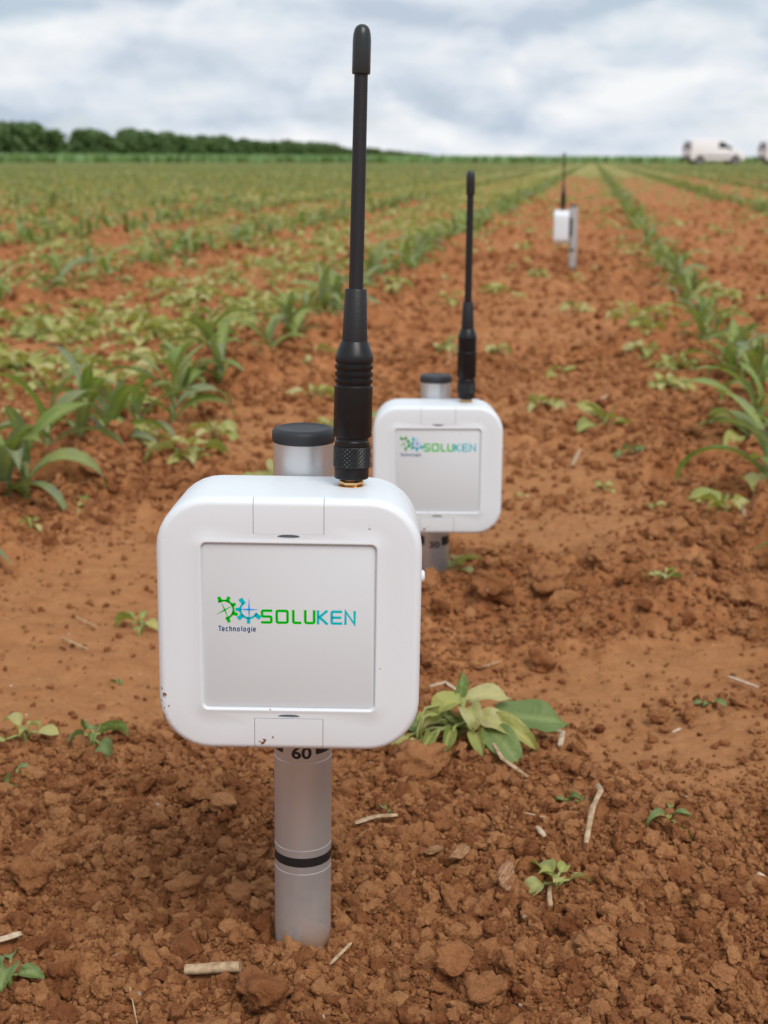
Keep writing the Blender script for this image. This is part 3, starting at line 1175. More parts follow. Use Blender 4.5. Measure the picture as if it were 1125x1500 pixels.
def tree_meshes(seed):
    r = np.random.default_rng(seed)
    n = 1500
    # leaf clumps in an uneven, full crown from near the ground to 9 m
    lob = [(r.normal(0, 1.3), r.normal(0, 1.3), r.uniform(2.2, 7.4), r.uniform(1.6, 2.6)) for _ in range(13)]
    V = []
    for k in range(n):
        cx, cy, cz, rad = lob[r.integers(len(lob))]
        d = r.normal(size=3)
        d /= np.linalg.norm(d)
        p = np.array([cx, cy, cz]) + d * rad * r.uniform(0.55, 1.0) * np.array([1, 1, 0.85])
        p[2] = max(0.5, p[2])
        a, b = r.normal(size=3), r.normal(size=3)
        a /= np.linalg.norm(a)
        b = b - a * (a @ b)
        b /= np.linalg.norm(b)
        s = r.uniform(0.28, 0.55)
        V += [p - a * s - b * s * .5, p + a * s - b * s * .6, p + a * s * .8 + b * s * .6, p - a * s * .7 + b * s * .5]
    V = np.array(V)
    F = np.arange(len(V)).reshape(-1, 4)
    tint = np.repeat(r.random(n) * 0.6, 4)
    crown = big_mesh('crown', V, F, [M['tree']], {'tint': tint})
    TV, TF = [], []
    for path, rad in [([(0, 0, -0.3), (0.05, 0, 2), (0.1, 0.1, 4.5), (0, 0.1, 7)], [.22, .18, .12, .04])] + \
            [([(0, 0, 1.2 + i * .7), (math.cos(i * 2.3) * 1.0, math.sin(i * 2.3) * 1.0, 2.4 + i * .8), (math.cos(i * 2.3) * 1.9, math.sin(i * 2.3) * 1.9, 3.6 + i * .9)], [.10, .06, .02]) for i in range(5)]:
        v, f = tube_geo(path, rad, 6)
        o = len(TV)
        TV += v
        TF += [tuple(i + o for i in ff) for ff in f]
    trunk = mesh_data('trunk', TV, TF, [M['bark']], smooth=True)
    return crown, trunk


def build_trees():
    kinds = [tree_meshes(30 + i) for i in range(4)]
    protos = []
    for crown, trunk in kinds:
        root = empty('windbreak_tree', (0, 0, -50))
        link('crown', crown, root)
        link('trunk', trunk, root)
        protos.append(root)
    used = [False] * 4
    A, B = Vector((-95, 366)), Vector((-27, 933))
    dvec = (B - A).normalized()
    s = -34.0
    k = 0
    special = {}
    while s < 1250:
        gap = False
        if not gap:
            p = A + dvec * s + Vector((random.uniform(-1, 1), random.uniform(-1, 1)))
            i = random.randrange(4) if all(used) else used.index(False)
            root = protos[i] if not used[i] else copy_tree(protos[i], (0, 0, 0), 0.0, 1)
            used[i] = True
            f = random.uniform(0.90, 1.18)
            if 46 < s < 60:
                f = 0.60
            if s > 500:
                f *= max(0.62, 1 - (s - 500) / 1900)
            root.location = (p.x, p.y, 0)
            root.rotation_euler = (0, 0, random.uniform(0, 6.28))
            root.scale = (f * 1.12, f * 1.12, f)
            px = 562.5 + p.x / p.y * FPX / math.cos(PITCH)
            if px < 108:
                tag(root, 'dark broad tree in the clump left of the gap in the windbreak', 'tree', 'windbreak trees left of the gap')
            elif px < 330:
                tag(root, 'dark leafy tree in the tall stretch of windbreak right of the gap', 'tree', 'windbreak trees right of the gap')
            else:
                tag(root, 'distant small tree where the windbreak tapers away towards the antenna', 'tree', 'windbreak trees tapering into the distance')
            k += 1
        s += random.uniform(7.2, 9.4) if s < 500 else 12.5


build_trees()


# ------------------------------------------------------------------ vehicles at the field edge
MV = {
    'paint': simple('white_van_paint', (0.80, 0.82, 0.84), 0.28, coat=0.4),
    'glass': simple('dark_window_glass', (0.03, 0.035, 0.04), 0.08, spec=0.6),
    'trim': simple('black_trim', (0.025, 0.025, 0.028), 0.6),
    'tyre': simple('tyre_rubber', (0.022, 0.022, 0.024), 0.8),
    'rim': simple('steel_rim', (0.42, 0.43, 0.45), 0.35, metal=0.8),
    'lamp': simple('headlamp_glass', (0.6, 0.62, 0.65), 0.1),
    'tail': simple('tail_lamp_red', (0.35, 0.02, 0.02), 0.2),
}


def slab(name, poly, y0, y1, mat, parent, bevel=0.0, inset=None):
    """poly: list of (x,z) extruded from y0 to y1"""
    bm = bmesh.new()
    a = [bm.verts.new((x, y0, z)) for x, z in poly]
    b = [bm.verts.new((x, y1, z)) for x, z in poly]
    bm.faces.new(a[::-1])
    bm.faces.new(b)
    n = len(poly)
    for i in range(n):
        bm.faces.new((a[i], a[(i + 1) % n], b[(i + 1) % n], b[i]))
    bmesh.ops.recalc_face_normals(bm, faces=bm.faces)
    if bevel:
        bmesh.ops.bevel(bm, geom=list(bm.edges), offset=bevel, segments=2, affect='EDGES', profile=0.6, clamp_overlap=True)
    me = bpy.data.meshes.new(name)
    bm.to_mesh(me)
    bm.free()
    me.materials.append(mat)
    me.polygons.foreach_set('use_smooth', [True] * len(me.polygons))
    me.set_sharp_from_angle(angle=R(40))
    return link(name, me, parent)


def lathe_geo(prof, n=40, axis='z', origin=(0, 0, 0)):
    V, F = [], []
    for r, z in prof:
        for k in range(n):
            t = 2 * math.pi * k / n
            c, s = r * math.cos(t), r * math.sin(t)
            p = (c, s, z) if axis == 'z' else (c, z, s)
            V.append((p[0] + origin[0], p[1] + origin[1], p[2] + origin[2]))
    m = len(prof)
    for i in range(m - 1):
        for k in range(n):
            f = (i * n + k, i * n + (k + 1) % n, (i + 1) * n + (k + 1) % n, (i + 1) * n + k)
            F.append(f if axis == 'z' else f[::-1])
    a, b = tuple(range(n)), tuple(range((m - 1) * n, m * n))
    F.append(a[::-1] if axis == 'z' else a)
    F.append(b if axis == 'z' else b[::-1])
    return V, F


def make_wheels(root, xs, W, rad):
    for x in xs:
        for sgn in (-1, 1):
            y = sgn * (W / 2 - 0.10)
            tv, tf = lathe_geo([(rad * .60, -.10), (rad * .93, -.10), (rad, -.06), (rad, .06), (rad * .93, .10), (rad * .60, .10)], 28, 'y', (x, y, rad))
            w = link('wheel', mesh_data('wheel', tv, tf, [MV['tyre']], True, sharp=40), root)
            rv, rf = lathe_geo([(rad * .12, -.075), (rad * .60, -.09), (rad * .61, .09), (rad * .12, .075)], 28, 'y', (x, y, rad))
            rv = [(a, b + sgn * .02, c) for a, b, c in rv]
            link('rim', mesh_data('rim', rv, rf, [MV['rim']], True, sharp=40), w)


def make_van():
    root = empty('delivery_van', (0, 0, 0))
    W = 1.72
    body = [(-2.05, .34), (-2.08, .85), (-2.02, 1.55), (-1.95, 1.74), (-1.80, 1.80), (-.4, 1.82), (.28, 1.79), (.55, 1.70), (1.18, 1.13), (1.75, .98),
            (2.00, .86), (2.10, .62), (2.08, .34), (1.72, .30), (1.66, .52), (1.48, .66), (1.22, .66), (1.04, .52), (.98, .30),
            (-.98, .30), (-1.04, .52), (-1.22, .66), (-1.48, .66), (-1.66, .52), (-1.72, .30)]
    slab('body', body, -W / 2, W / 2, MV['paint'], root, 0.05)
    for sgn in (-1, 1):
        y0, y1 = sorted((sgn * (W / 2 + .004), sgn * (W / 2 - .02)))
        slab('side_window', [(.02, 1.16), (.02, 1.60), (.42, 1.60), (.98, 1.16)], y0, y1, MV['glass'], root)
        y0, y1 = sorted((sgn * (W / 2 + .02), sgn * (W / 2 - .01)))
        slab('side_moulding', [(-.95, .56), (-.95, .64), (.95, .64), (.95, .56)], y0, y1, MV['trim'], root, .008)
        y0, y1 = sorted((sgn * (W / 2 + .02), sgn * (W / 2 + .16)))
        slab('mirror', [(.86, 1.12), (.86, 1.30), (.98, 1.26), (.98, 1.12)], y0, y1, MV['trim'], root, .02)
        y0, y1 = sorted((sgn * (W / 2 - .03), sgn * (W / 2 - .22)))
        slab('tail_light', [(-2.10, .95), (-2.08, 1.35), (-2.02, 1.35), (-2.02, .95)], y0, y1, MV['tail'], root, .01)
        slab('headlight', [(1.86, .70), (1.80, .90), (2.02, .84), (2.105, .68)], y0, y1, MV['lamp'], root, .01)
        y0, y1 = sorted((sgn * .08, sgn * .60))
        slab('rear_window', [(-2.075, 1.10), (-2.035, 1.60), (-2.0, 1.60), (-2.03, 1.10)], y0, y1, MV['glass'], root)
    slab('windscreen', [(.62, 1.655), (1.16, 1.165), (1.15, 1.14), (.58, 1.65)], -.70, .70, MV['glass'], root)
    slab('bumper', [(-2.16, .36), (-2.16, .58), (-2.02, .58), (-2.02, .36)], -.80, .80, MV['trim'], root, .03)
    slab('bumper', [(2.02, .34), (2.02, .56), (2.15, .54), (2.15, .34)], -.80, .80, MV['trim'], root, .03)
    make_wheels(root, (-1.35, 1.35), W, .31)
    return root


van = make_van()
q = AT(1045, 235, 108.0)
van.location = (q.x, 108.0, hz(q.x, 108.0))
van.rotation_euler = (0, 0, R(9))
tag(van, 'white panel van parked side-on at the far edge of the field', 'van')
q = AT(1155, 235, 110.0)
other = copy_tree(van, (q.x, 110.0, hz(q.x, 110.0)), (0, 0, R(6)), 1.0)
tag(other, 'second white van mostly cut off by the right edge, dark rear end showing', 'van', 'vans at the far field edge')
van['group'] = 'vans at the far field edge'


# ------------------------------------------------------------------ the sensors
def rrect(hw, hh, r, n=9):
    pts = []
    for cx, cz, a0 in ((hw - r, hh - r, 0), (-hw + r, hh - r, 90), (-hw + r, -hh + r, 180), (hw - r, -hh + r, 270)):
        for k in range(n):
            t = R(a0 + 90 * k / (n - 1))
            pts.append((cx + r * math.cos(t), cz + r * math.sin(t)))
    return pts


BOX_Z = 0.18245


def loft(sections, zc):
    V, F = [], []
    for (y, hw, hh, r) in sections:
        V += [(x * .001, y * .001, z * .001 + zc) for x, z in rrect(hw, hh, r)]
    n = len(V) // len(sections)
    for i in range(len(sections) - 1):
        for k in range(n):
            F.append((i * n + k, i * n + (k + 1) % n, (i + 1) * n + (k + 1) % n, (i + 1) * n + k))
    F.append(tuple(range(n))[::-1])
    F.append(tuple(range((len(sections) - 1) * n, len(sections) * n)))
    return V, F


def housing_sections():
    s = [(-63.6, 35.95, 35.95, 2.2), (-64.7, 36.1, 36.1, 2.3), (-65.15, 36.3, 36.3, 2.5), (-65.35, 36.6, 36.6, 2.8), (-65.35, 37.3, 37.3, 3.4), (-65.1, 37.9, 37.9, 4.0)]
    s += [(-65.05, 44.0, 44.2, 11.0), (-64.8, 51.6, 51.9, 18.8)]
    for i in range(1, 8):
        t = i / 7 * math.pi / 2
        s.append((-64.8 + 4.2 * (1 - math.cos(t)), 51.6 + 3.3 * math.sin(t), 51.9 + 3.2 * math.sin(t), 18.8 + 3.2 * math.sin(t)))
    s += [(-40, 54.6, 54.7, 22), (-17.5, 53.8, 54.1, 21.7)]
    for i in range(1, 5):
        t = i / 4 * math.pi / 2
        s.append((-17.5 + 2.5 * math.sin(t), 53.8 - 2.5 * (1 - math.cos(t)), 54.1 - 2.5 * (1 - math.cos(t)), 21.7 - 2 * (1 - math.cos(t))))
    return s


def obox(x0, x1, y0, y1, z0, z1):
    V = [(x, y, z) for x in (x0, x1) for y in (y0, y1) for z in (z0, z1)]
    F = [(0, 1, 3, 2), (4, 6, 7, 5), (0, 4, 5, 1), (2, 3, 7, 6), (0, 2, 6, 4), (1, 5, 7, 3)]
    return V, F


def boolean(base_me, cutters, op):
    """cut base mesh by the cutter meshes, return a new mesh"""
    o = link('tmp_body', base_me)
    made = [o]
    for c in cutters:
        t = link('tmp_cut', c)
        made.append(t)
        md = o.modifiers.new('b', 'BOOLEAN')
        md.operation = op
        md.solver = 'EXACT'
        md.object = t
    dg = bpy.context.evaluated_depsgraph_get()
    dg.update()
    me = bpy.data.meshes.new_from_object(o.evaluated_get(dg))
    for t in made:
        bpy.data.objects.remove(t)
    return me


def finish(me, mats, sharp=32):
    me.materials.clear()
    for m in mats:
        me.materials.append(m)
    me.polygons.foreach_set('material_index', [0] * len(me.polygons))
    me.polygons.foreach_set('use_smooth', [True] * len(me.polygons))
    me.set_sharp_from_angle(angle=R(sharp))
    me.update()
    return me


def build_housing_meshes():
    V, F = loft(housing_sections(), BOX_Z)
    solid = mesh_data('solid', V, F)
    bm = bmesh.new()
    bm.from_mesh(solid)
    bmesh.ops.recalc_face_normals(bm, faces=bm.faces)
    bm.to_mesh(solid)
    bm.free()
    lw, gap = 0.01455, 0.00020
    z0, z1 = BOX_Z + 0.0402, BOX_Z + 0.07
    zb0, zb1 = BOX_Z - 0.07, BOX_Z - 0.0402
    def m(*a):
        v, f = obox(*a)
        return mesh_data('cut', v, f)
    yb = -0.0606
    top = boolean(solid.copy(), [m(-lw + gap, lw - gap, -0.07, yb - 0.00002, z0 + 0.00005, z1)], 'INTERSECT')
    bot = boolean(solid.copy(), [m(-lw + gap, lw - gap, -0.07, yb - 0.00002, zb0, zb1 - gap)], 'INTERSECT')
    cuts = [m(-lw, lw, -0.07, yb, z0, z1), m(-lw, lw, -0.07, yb, zb0, zb1)]
    for zc in (BOX_Z + 0.0393, BOX_Z - 0.0393):           # thumb slots at the inner end of each latch
        v, f = lathe_geo([(0.0001, -0.068), (1, -0.068), (1, -0.0605), (0.0001, -0.0605)], 28, 'y')
        v = [(x * .0047, y, z * .00085 + zc) for x, y, z in v]
        cuts.append(mesh_data('cut', v, f))
    body = boolean(solid.copy(), cuts, 'DIFFERENCE')
    return finish(body, [M['white']]), finish(top, [M['white']]), finish(bot, [M['white']])


HOUSING, LATCH_TOP, LATCH_BOT = build_housing_meshes()


def ribbon(path, w, close=False):
    """flat stroke in (x,z) of width w with mitred joints"""
    P = [Vector((p[0], p[1])) for p in path]
    n = len(P)
    L, Rr = [], []
    for i in range(n):
        a = P[(i - 1) % n] if (i or close) else None
        c = P[(i + 1) % n] if (i < n - 1 or close) else None
        d1 = (P[i] - a).normalized() if a is not None else None
        d2 = (c - P[i]).normalized() if c is not None else None
        d1 = d1 or d2
        d2 = d2 or d1
        n1, n2 = Vector((-d1.y, d1.x)), Vector((-d2.y, d2.x))
        mm = (n1 + n2)
        mm = mm.normalized() if mm.length > 1e-6 else n1
        k = w / 2 / max(0.45, mm.dot(n1))
        L.append(P[i] + mm * k)
        Rr.append(P[i] - mm * k)
    V = L + Rr
    F = []
    for i in range(n if close else n - 1):
        j = (i + 1) % n
        F.append((i, n + i, n + j, j))
    return V, F


def flat_mesh(parts, mat, name, y):
    V, F = [], []
    for v, f in parts:
        o = len(V)
        V += [(p[0], y, p[1]) for p in v]
        F += [tuple(i + o for i in ff) for ff in f]
    me = mesh_data(name, V, F, [mat])
    bm = bmesh.new()
    bm.from_mesh(me)
    for f in bm.faces:
        if f.normal.y > 0:
            f.normal_flip()
    bm.to_mesh(me)
    bm.free()
    return me


def rp(pts, r=9, n=4):
    """round the corners of a polyline a little"""
    out = [pts[0]]
    for i in range(1, len(pts) - 1):
        a, b, c = Vector(pts[i - 1]), Vector(pts[i]), Vector(pts[i + 1])
        k = min(r, (a - b).length * .45, (c - b).length * .45)
        s, e = b + (a - b).normalized() * k, b + (c - b).normalized() * k
        for j in range(n + 1):
            t = j / n
            out.append(tuple(s * (1 - t) ** 2 + b * 2 * t * (1 - t) + e * t * t))
    out.append(pts[-1])
    return out


def logo_strokes():
    T, Bm = 449, 521
    g, c = [], []
    w = 16
    g.append(ribbon(rp([(452, T), (397, T), (392, T + 5), (392, 479), (397, 485), (440, 485), (446, 491), (446, Bm - 5), (441, Bm), (386, Bm)], 6), w))
    g.append(ribbon(rp([(510, T), (541, T), (541, Bm), (478, Bm), (478, T), (511, T)], 10), w))
    g.append(ribbon(rp([(575, 442), (575, Bm), (622, Bm)], 10), w))
    g.append(ribbon(rp([(645, 442), (645, Bm), (697, Bm), (697, 442)], 12), w))
    c.append(ribbon([(720, 442), (720, 528)], 15))
    c.append(ribbon([(774, 443), (728, 484), (776, 528)], 15))
    c.append(ribbon(rp([(860, T), (800, T), (800, Bm), (862, Bm)], 10), 15))
    c.append(ribbon([(800, 485), (856, 485)], 15))
    c.append(ribbon([(881, 528), (881, 446), (934, 524), (934, 443)], 15))
    # two broken gears
    def arc(cx, cy, r, a0, a1, n=22):
        return [(cx + r * math.cos(R(a0 + (a1 - a0) * i / n)), cy + r * math.sin(R(a0 + (a1 - a0) * i / n))) for i in range(n + 1)]

    def tooth(cx, cy, r0, r1, a, w0, w1):
        d, s = Vector((math.cos(R(a)), math.sin(R(a)))), Vector((-math.sin(R(a)), math.cos(R(a))))
        ctr = Vector((cx, cy))
        v = [ctr + d * r0 + s * w0, ctr + d * r0 - s * w0, ctr + d * r1 - s * w1, ctr + d * r1 + s * w1]
        return v, [(0, 1, 2, 3)]
    g.append(ribbon(arc(170, 446, 55, -128, 78), 13))
    for a in (-113, -70, -29, 22, 70):
        g.append(tooth(171, 446, 48, 84 if a != -29 else 76, a, 13, 9))
    c.append(ribbon(arc(314, 446, 50, 20, 232), 13))
    for a in (36, 91, 138, 182, 234):
        c.append(tooth(314, 446, 44, 84 if a not in (182,) else 78, a, 11, 14 if a in (36, 138, 234) else 10))

    def star(ax, ay, bx, by, w_):
        a, b = Vector((ax, ay)), Vector((bx, by))
        m_ = (a + b) / 2
        n_ = Vector((-(b - a).y, (b - a).x)).normalized() * w_
        return [a, m_ - n_, b, m_ + n_], [(0, 1, 2, 3)]
    g.append(star(152, 395, 196, 505, 4.5))
    g.append(star(116, 482, 226, 418, 4.5))
    b = [star(316, 370, 316, 512, 5), star(250, 443, 372, 443, 5)]
    # small word under the gears, drawn with thin strokes; x step 20
    t = []
    def S(pts, x, wd=5.6):
        t.append(ribbon([(x + a, z) for a, z in pts], wd))
    top, xh, bl, de = 547, 556, 579, 588
    S([(0, top + 2), (19, top + 2)], 135)
    S([(9, top), (9, bl)], 135)
    e_ = [(1, 568), (12, 568), (12, 562), (9, xh + 1), (4, xh + 1), (1, 562), (1, 573), (4, bl - 2), (13, bl - 2)]
    S(e_, 157)
    S([(13, xh + 1), (5, xh + 1), (1, 562), (1, 573), (5, bl - 2), (13, bl - 2)], 179)
    S([(2, top), (2, bl)], 200)
    S([(2, 562), (6, xh + 1), (10, xh + 1), (13, 562), (13, bl)], 200)
    S([(2, xh - 1), (2, bl)], 222)
    S([(2, 562), (6, xh + 1), (10, xh + 1), (13, 562), (13, bl)], 222)
    o_ = [(5, xh + 1), (10, xh + 1), (13, 562), (13, 573), (10, bl - 2), (5, bl - 2), (2, 573), (2, 562), (5, xh + 1)]
    S(o_, 245)
    S([(3, top), (3, 573), (7, bl - 2)], 269)
    S(o_, 282)
    S(o_, 305)
    S([(13, xh), (13, 583), (10, de - 2), (3, de - 2)], 305)
    S([(3, xh), (3, bl)], 328)
    S([(3, top + 1), (3, top + 5)], 328)
    S(e_, 340)
    return g[:4], c[:5], g[4:], c[5:], b, t


PX2M = 0.0719 / 1013.0


def add_logo(parent, scl, dx, dz):
    g, c, g2, c2, b, t = logo_strokes()
    def conv(parts):
        return [([((p[0] - 548.5) * PX2M * scl + dx, BOX_Z + (549 - p[1]) * PX2M * scl + dz) for p in v], f) for v, f in parts]
    y = -0.06405
    link('lettering', flat_mesh(conv(g), M['green_ink'], 'lettering', y), parent)['label'] = 'green letters SOLU'
    link('gear_emblem', flat_mesh(conv(g2), M['green_ink'], 'gear_emblem', y), parent)['label'] = 'broken green gear'
    link('gear_emblem', flat_mesh(conv(c2), M['cyan_ink'], 'gear_emblem', y - 0.00003), parent)['label'] = 'broken cyan gear'
    link('lettering', flat_mesh(conv(c), M['cyan_ink'], 'lettering', y - 0.00004), parent)['label'] = 'cyan letters KEN'
    link('lettering', flat_mesh(conv(b), M['blue_ink'], 'lettering', y - 0.00008), parent)['label'] = 'bright blue cross in the cyan gear'
    link('lettering', flat_mesh(conv(t), M['navy_ink'], 'lettering', y - 0.00002), parent)['label'] = 'navy word Technologie'


TUBE_R = 0.0136


def text_on_tube(txt, size, zc, parent, mat, width_scale=1.0):
    cu = bpy.data.curves.new('txt', 'FONT')
    cu.body = txt
    cu.size = size
    cu.align_x = 'CENTER'
    cu.offset = size * 0.030
    cu.resolution_u = 4
    o = link('tmp_text', cu)
    dg = bpy.context.evaluated_depsgraph_get()
    dg.update()
    me = bpy.data.meshes.new_from_object(o.evaluated_get(dg))
    bpy.data.objects.remove(o)
    bm = bmesh.new()
    bm.from_mesh(me)
    for _ in range(2):
        bmesh.ops.subdivide_edges(bm, edges=[e for e in bm.edges if e.calc_length() > size * .22], cuts=1)
    bmesh.ops.triangulate(bm, faces=bm.faces)
    r = TUBE_R + 0.00012
    for v in bm.verts:
        a = v.co.x * width_scale / TUBE_R
        v.co = Vector((r * math.sin(a), -r * math.cos(a), zc + v.co.y))
    bm.to_mesh(me)
    bm.free()
    me.materials.clear()
    me.materials.append(mat)
    return link('depth_number', me, parent)


def arc_patch(a0, a1, z0, z1, r, name, mat, parent, n=12):
    V, F = [], []
    for i in range(n + 1):
        a = R(a0 + (a1 - a0) * i / n)
        for z in (z0, z1):
            V.append((r * math.sin(a), -r * math.cos(a), z))
    for i in range(n):
        F.append((2 * i, 2 * i + 2, 2 * i + 3, 2 * i + 1))
    return link(name, mesh_data(name, V, F, [mat], True), parent)


def lathe(name, prof, mat, parent, n=48, at=(0, 0, 0), sharp=35):
    v, f = lathe_geo(prof, n, 'z', at)
    return link(name, mesh_data(name, v, f, [mat], True, sharp=sharp), parent)


def make_sensor(number, logo=None, lean=0.0, shift=0.0, back=0.0, zs=1.0):
    root = empty('soil_moisture_sensor', (0, 0, 0))
    tr = TUBE_R
    tube = lathe('probe_tube', [(tr, -0.09), (tr, 0.0417), (tr - .00025, 0.0419), (tr - .00025, 0.0423), (tr, 0.0425), (tr, 0.0538), (tr - .00025, 0.0540),
                                (tr - .00025, 0.0544), (tr, 0.0546), (tr, 0.0984), (tr - .00025, 0.0986), (tr - .00025, 0.0990), (tr, 0.0992), (tr, 0.2494)], M['tube'], root, 64)
    arc_patch(0, 360, 0.0457, 0.0503, tr + 0.00010, 'depth_band', M['print'], tube, 64)
    for z in (0.0421, 0.0542, 0.0988):
        arc_patch(0, 360, z - .00022, z + .00022, tr - 0.0001, 'engraved_line', M['groove'], tube, 64)
    arc_patch(-115, -40, 0.1028, 0.1110, tr + 0.0001, 'depth_mark', M['print'], tube)
    arc_patch(29, 115, 0.1028, 0.1110, tr + 0.0001, 'depth_mark', M['print'], tube)
    text_on_tube(number, 0.0079, 0.1013, tube, M['print'], 1.22)
    cr = tr + 0.0003
    lathe('end_cap', [(cr, 0.2490), (cr + .0002, 0.2495), (cr + .0002, 0.2532), (cr - .0003, 0.2541), (cr - .0011, 0.2548), (cr - .0022, 0.2551), (cr - .0030, 0.2551),
                      (cr - .0034, 0.2549), (0.004, 0.2549), (0.0005, 0.2549)], M['cap'], root, 56)
    link('housing', HOUSING, root)
    link('latch', LATCH_TOP, root)
    link('latch', LATCH_BOT, root)
    # back bracket that holds the box on the tube
    v, f = obox(-0.019, 0.019, -0.0165, -0.0045, BOX_Z - 0.030, BOX_Z + 0.030)
    me = mesh_data('bracket', v, f, [M['cap']])
    bm = bmesh.new()
    bm.from_mesh(me)
    bmesh.ops.bevel(bm, geom=list(bm.edges), offset=0.002, segments=2, affect='EDGES')
    bm.to_mesh(me)
    bm.free()
    link('bracket', finish(me, [M['cap']]), root)
    # side screw knob on the right wall
    kv, kf = lathe_geo([(0.0026, 0), (0.0026, 0.0018), (0.0020, 0.0025), (0.0004, 0.0027)], 20, 'z')
    kv = [(z + 0.0542, x - 0.040, y + BOX_Z + 0.0160) for x, y, z in kv]
    link('side_knob', mesh_data('side_knob', kv, kf, [M['white']], True, sharp=40), root)
    # grey label plate in the recess
    s = [(-63.3, 35.5, 35.5, 2.0), (-63.9, 35.5, 35.5, 2.0), (-64.0, 35.3, 35.3, 1.9)]
    V, F = loft(s, BOX_Z)
    me = mesh_data('label_panel', V, F, [M['panel']])
    bm = bmesh.new()
    bm.from_mesh(me)
    bmesh.ops.recalc_face_normals(bm, faces=bm.faces)
    bm.to_mesh(me)
    bm.free()
    pan = link('label_panel', finish(me, [M['panel']]), root)
    if logo:
        add_logo(pan, *logo)
    # antenna
    ax = ay = z0 = 0.0
    top_at = (0.0247, -0.036, BOX_Z + 0.0544)
    def A(name, prof, mat, parent, n=40, sharp=35):
        return lathe(name, [(r * .001, z0 + z * .001) for r, z in prof], mat, parent, n, (ax, ay, 0), sharp)
    nut = A('connector_nut', [(5.7, -0.6), (5.8, .55), (5.2, .8), (5.0, .85), (4.0, .85)], M['brass'], root)
    hv, hf = lathe_geo([(4.2, .8), (5.15, 1.15), (5.15, 2.2), (4.3, 2.75), (3.3, 2.8)], 6, 'z')
    hv = [(x * .001 + ax, y * .001 + ay, z0 + z * .001) for x, y, z in hv]
    link('hex', mesh_data('hex', hv, hf, [M['brass']]), nut)
    A('thread', [(3.2, 2.5), (3.2, 4.0)], M['brass'], nut)
    ant = A('antenna', [(4.0, 3.4), (7.0, 3.4), (7.3, 3.8), (7.3, 8.0), (7.0, 8.2), (7.0, 17.2), (7.35, 17.5), (7.35, 19.2), (7.0, 19.5), (6.9, 19.8), (6.9, 20.9),
                        (7.9, 21.3), (8.1, 21.8), (8.1, 42.6), (7.85, 42.9), (7.3, 43.0), (7.3, 43.9), (7.9, 44.1), (8.0, 44.4), (8.0, 45.7), (7.8, 45.9), (7.3, 46.0), (7.3, 46.8),
                        (7.9, 47.0), (8.0, 47.3), (8.0, 48.6), (7.8, 48.8), (7.3, 48.9), (7.3, 49.7), (7.9, 49.9), (8.0, 50.2), (8.0, 51.5), (7.8, 51.7), (7.4, 51.8), (7.4, 52.5),
                        (7.9, 52.7), (8.0, 53.2), (7.95, 55.0), (7.6, 56.2), (5.9, 61.0), (5.6, 61.4), (3.0, 61.4)], M['black'], root, 56)
    # diamond knurl
    V, F = [], []
    nk, nz = 96, 20
    for i in range(nz + 1):
        for k in range(nk):
            ph1 = (k + i * 1.0) % 4
            ph2 = (k - i * 1.0) % 4
            d = max(abs(ph1 - 2), abs(ph2 - 2)) / 2
            rad = (7.95 - 0.42 * d) if 0 < i < nz else 7.5
            t = 2 * math.pi * k / nk
            V.append((rad * .001 * math.cos(t) + ax, rad * .001 * math.sin(t) + ay, z0 + .0082 + .0091 * i / nz))
    for i in range(nz):
        for k in range(nk):
            F.append((i * nk + k, i * nk + (k + 1) % nk, (i + 1) * nk + (k + 1) % nk, (i + 1) * nk + k))
    link('knurled_ring', mesh_data('knurled_ring', V, F, [M['black']]), ant)
    A('sleeve', [(5.3, 61.0), (5.3, 62.0), (4.55, 82.6), (4.3, 83.0), (2.5, 83.0)], M['whip'], ant)
    A('whip', [(3.0, 82.5), (2.95, 120), (2.75, 171.0), (2.0, 171.2)], M['whip'], ant, 28)
    A('tip_cap', [(2.6, 168.6), (3.6, 168.8), (3.75, 169.4), (3.72, 181.5), (3.55, 184.0), (3.1, 186.0), (2.4, 187.2), (1.3, 187.9), (0.3, 188.1)], M['tip'], ant, 36, 60)
    for ch in root.children:
        if ch.name.split('.')[0] in ('housing', 'latch', 'side_knob', 'label_panel', 'bracket'):
            ch.location.x = shift
    top_at = (top_at[0] + shift, top_at[1], top_at[2])
    nut.location = top_at
    ant.location = top_at
    ant.scale.z = zs
    ant.rotation_euler = (R(back), R(lean), 0)
    return root


s1 = make_sensor('60', (1.0, 0, 0), 0.75, -0.0022, -3.0)
s1.location = DEV1
s1.rotation_euler = (R(0.2), R(0.85), R(-0.3))
tag(s1, 'white boxed field sensor on a silver tube, nearest and sharpest of the three', 'sensor', 'soil sensors standing along the track')
s2 = make_sensor('30', (1.115, 0.0010, 0.0150), 0.0, 0.0, 3.0, 1.03)
s2.location = DEV2
s2.rotation_euler = (0, R(0.25), 0)
tag(s2, 'white boxed sensor on a tube standing behind the nearest one, logo partly hidden', 'sensor', 'soil sensors standing along the track')
s3 = make_sensor('30')
s3.location = DEV3
s3.rotation_euler = (0, R(0.3), R(-97))
tag(s3, 'small blurred white sensor far down the track, turned side-on to the others', 'sensor', 'soil sensors standing along the track')


# ------------------------------------------------------------------ maize rows
ROW_NAMES = {0: 'row just left of the sensors', 1: 'row just right of the sensors', -1: 'second row left of the sensors', -2: 'third row left of the sensors',
             2: 'second row right of the sensors', -3: 'fourth row left of the sensors', 3: 'third row right of the sensors'}


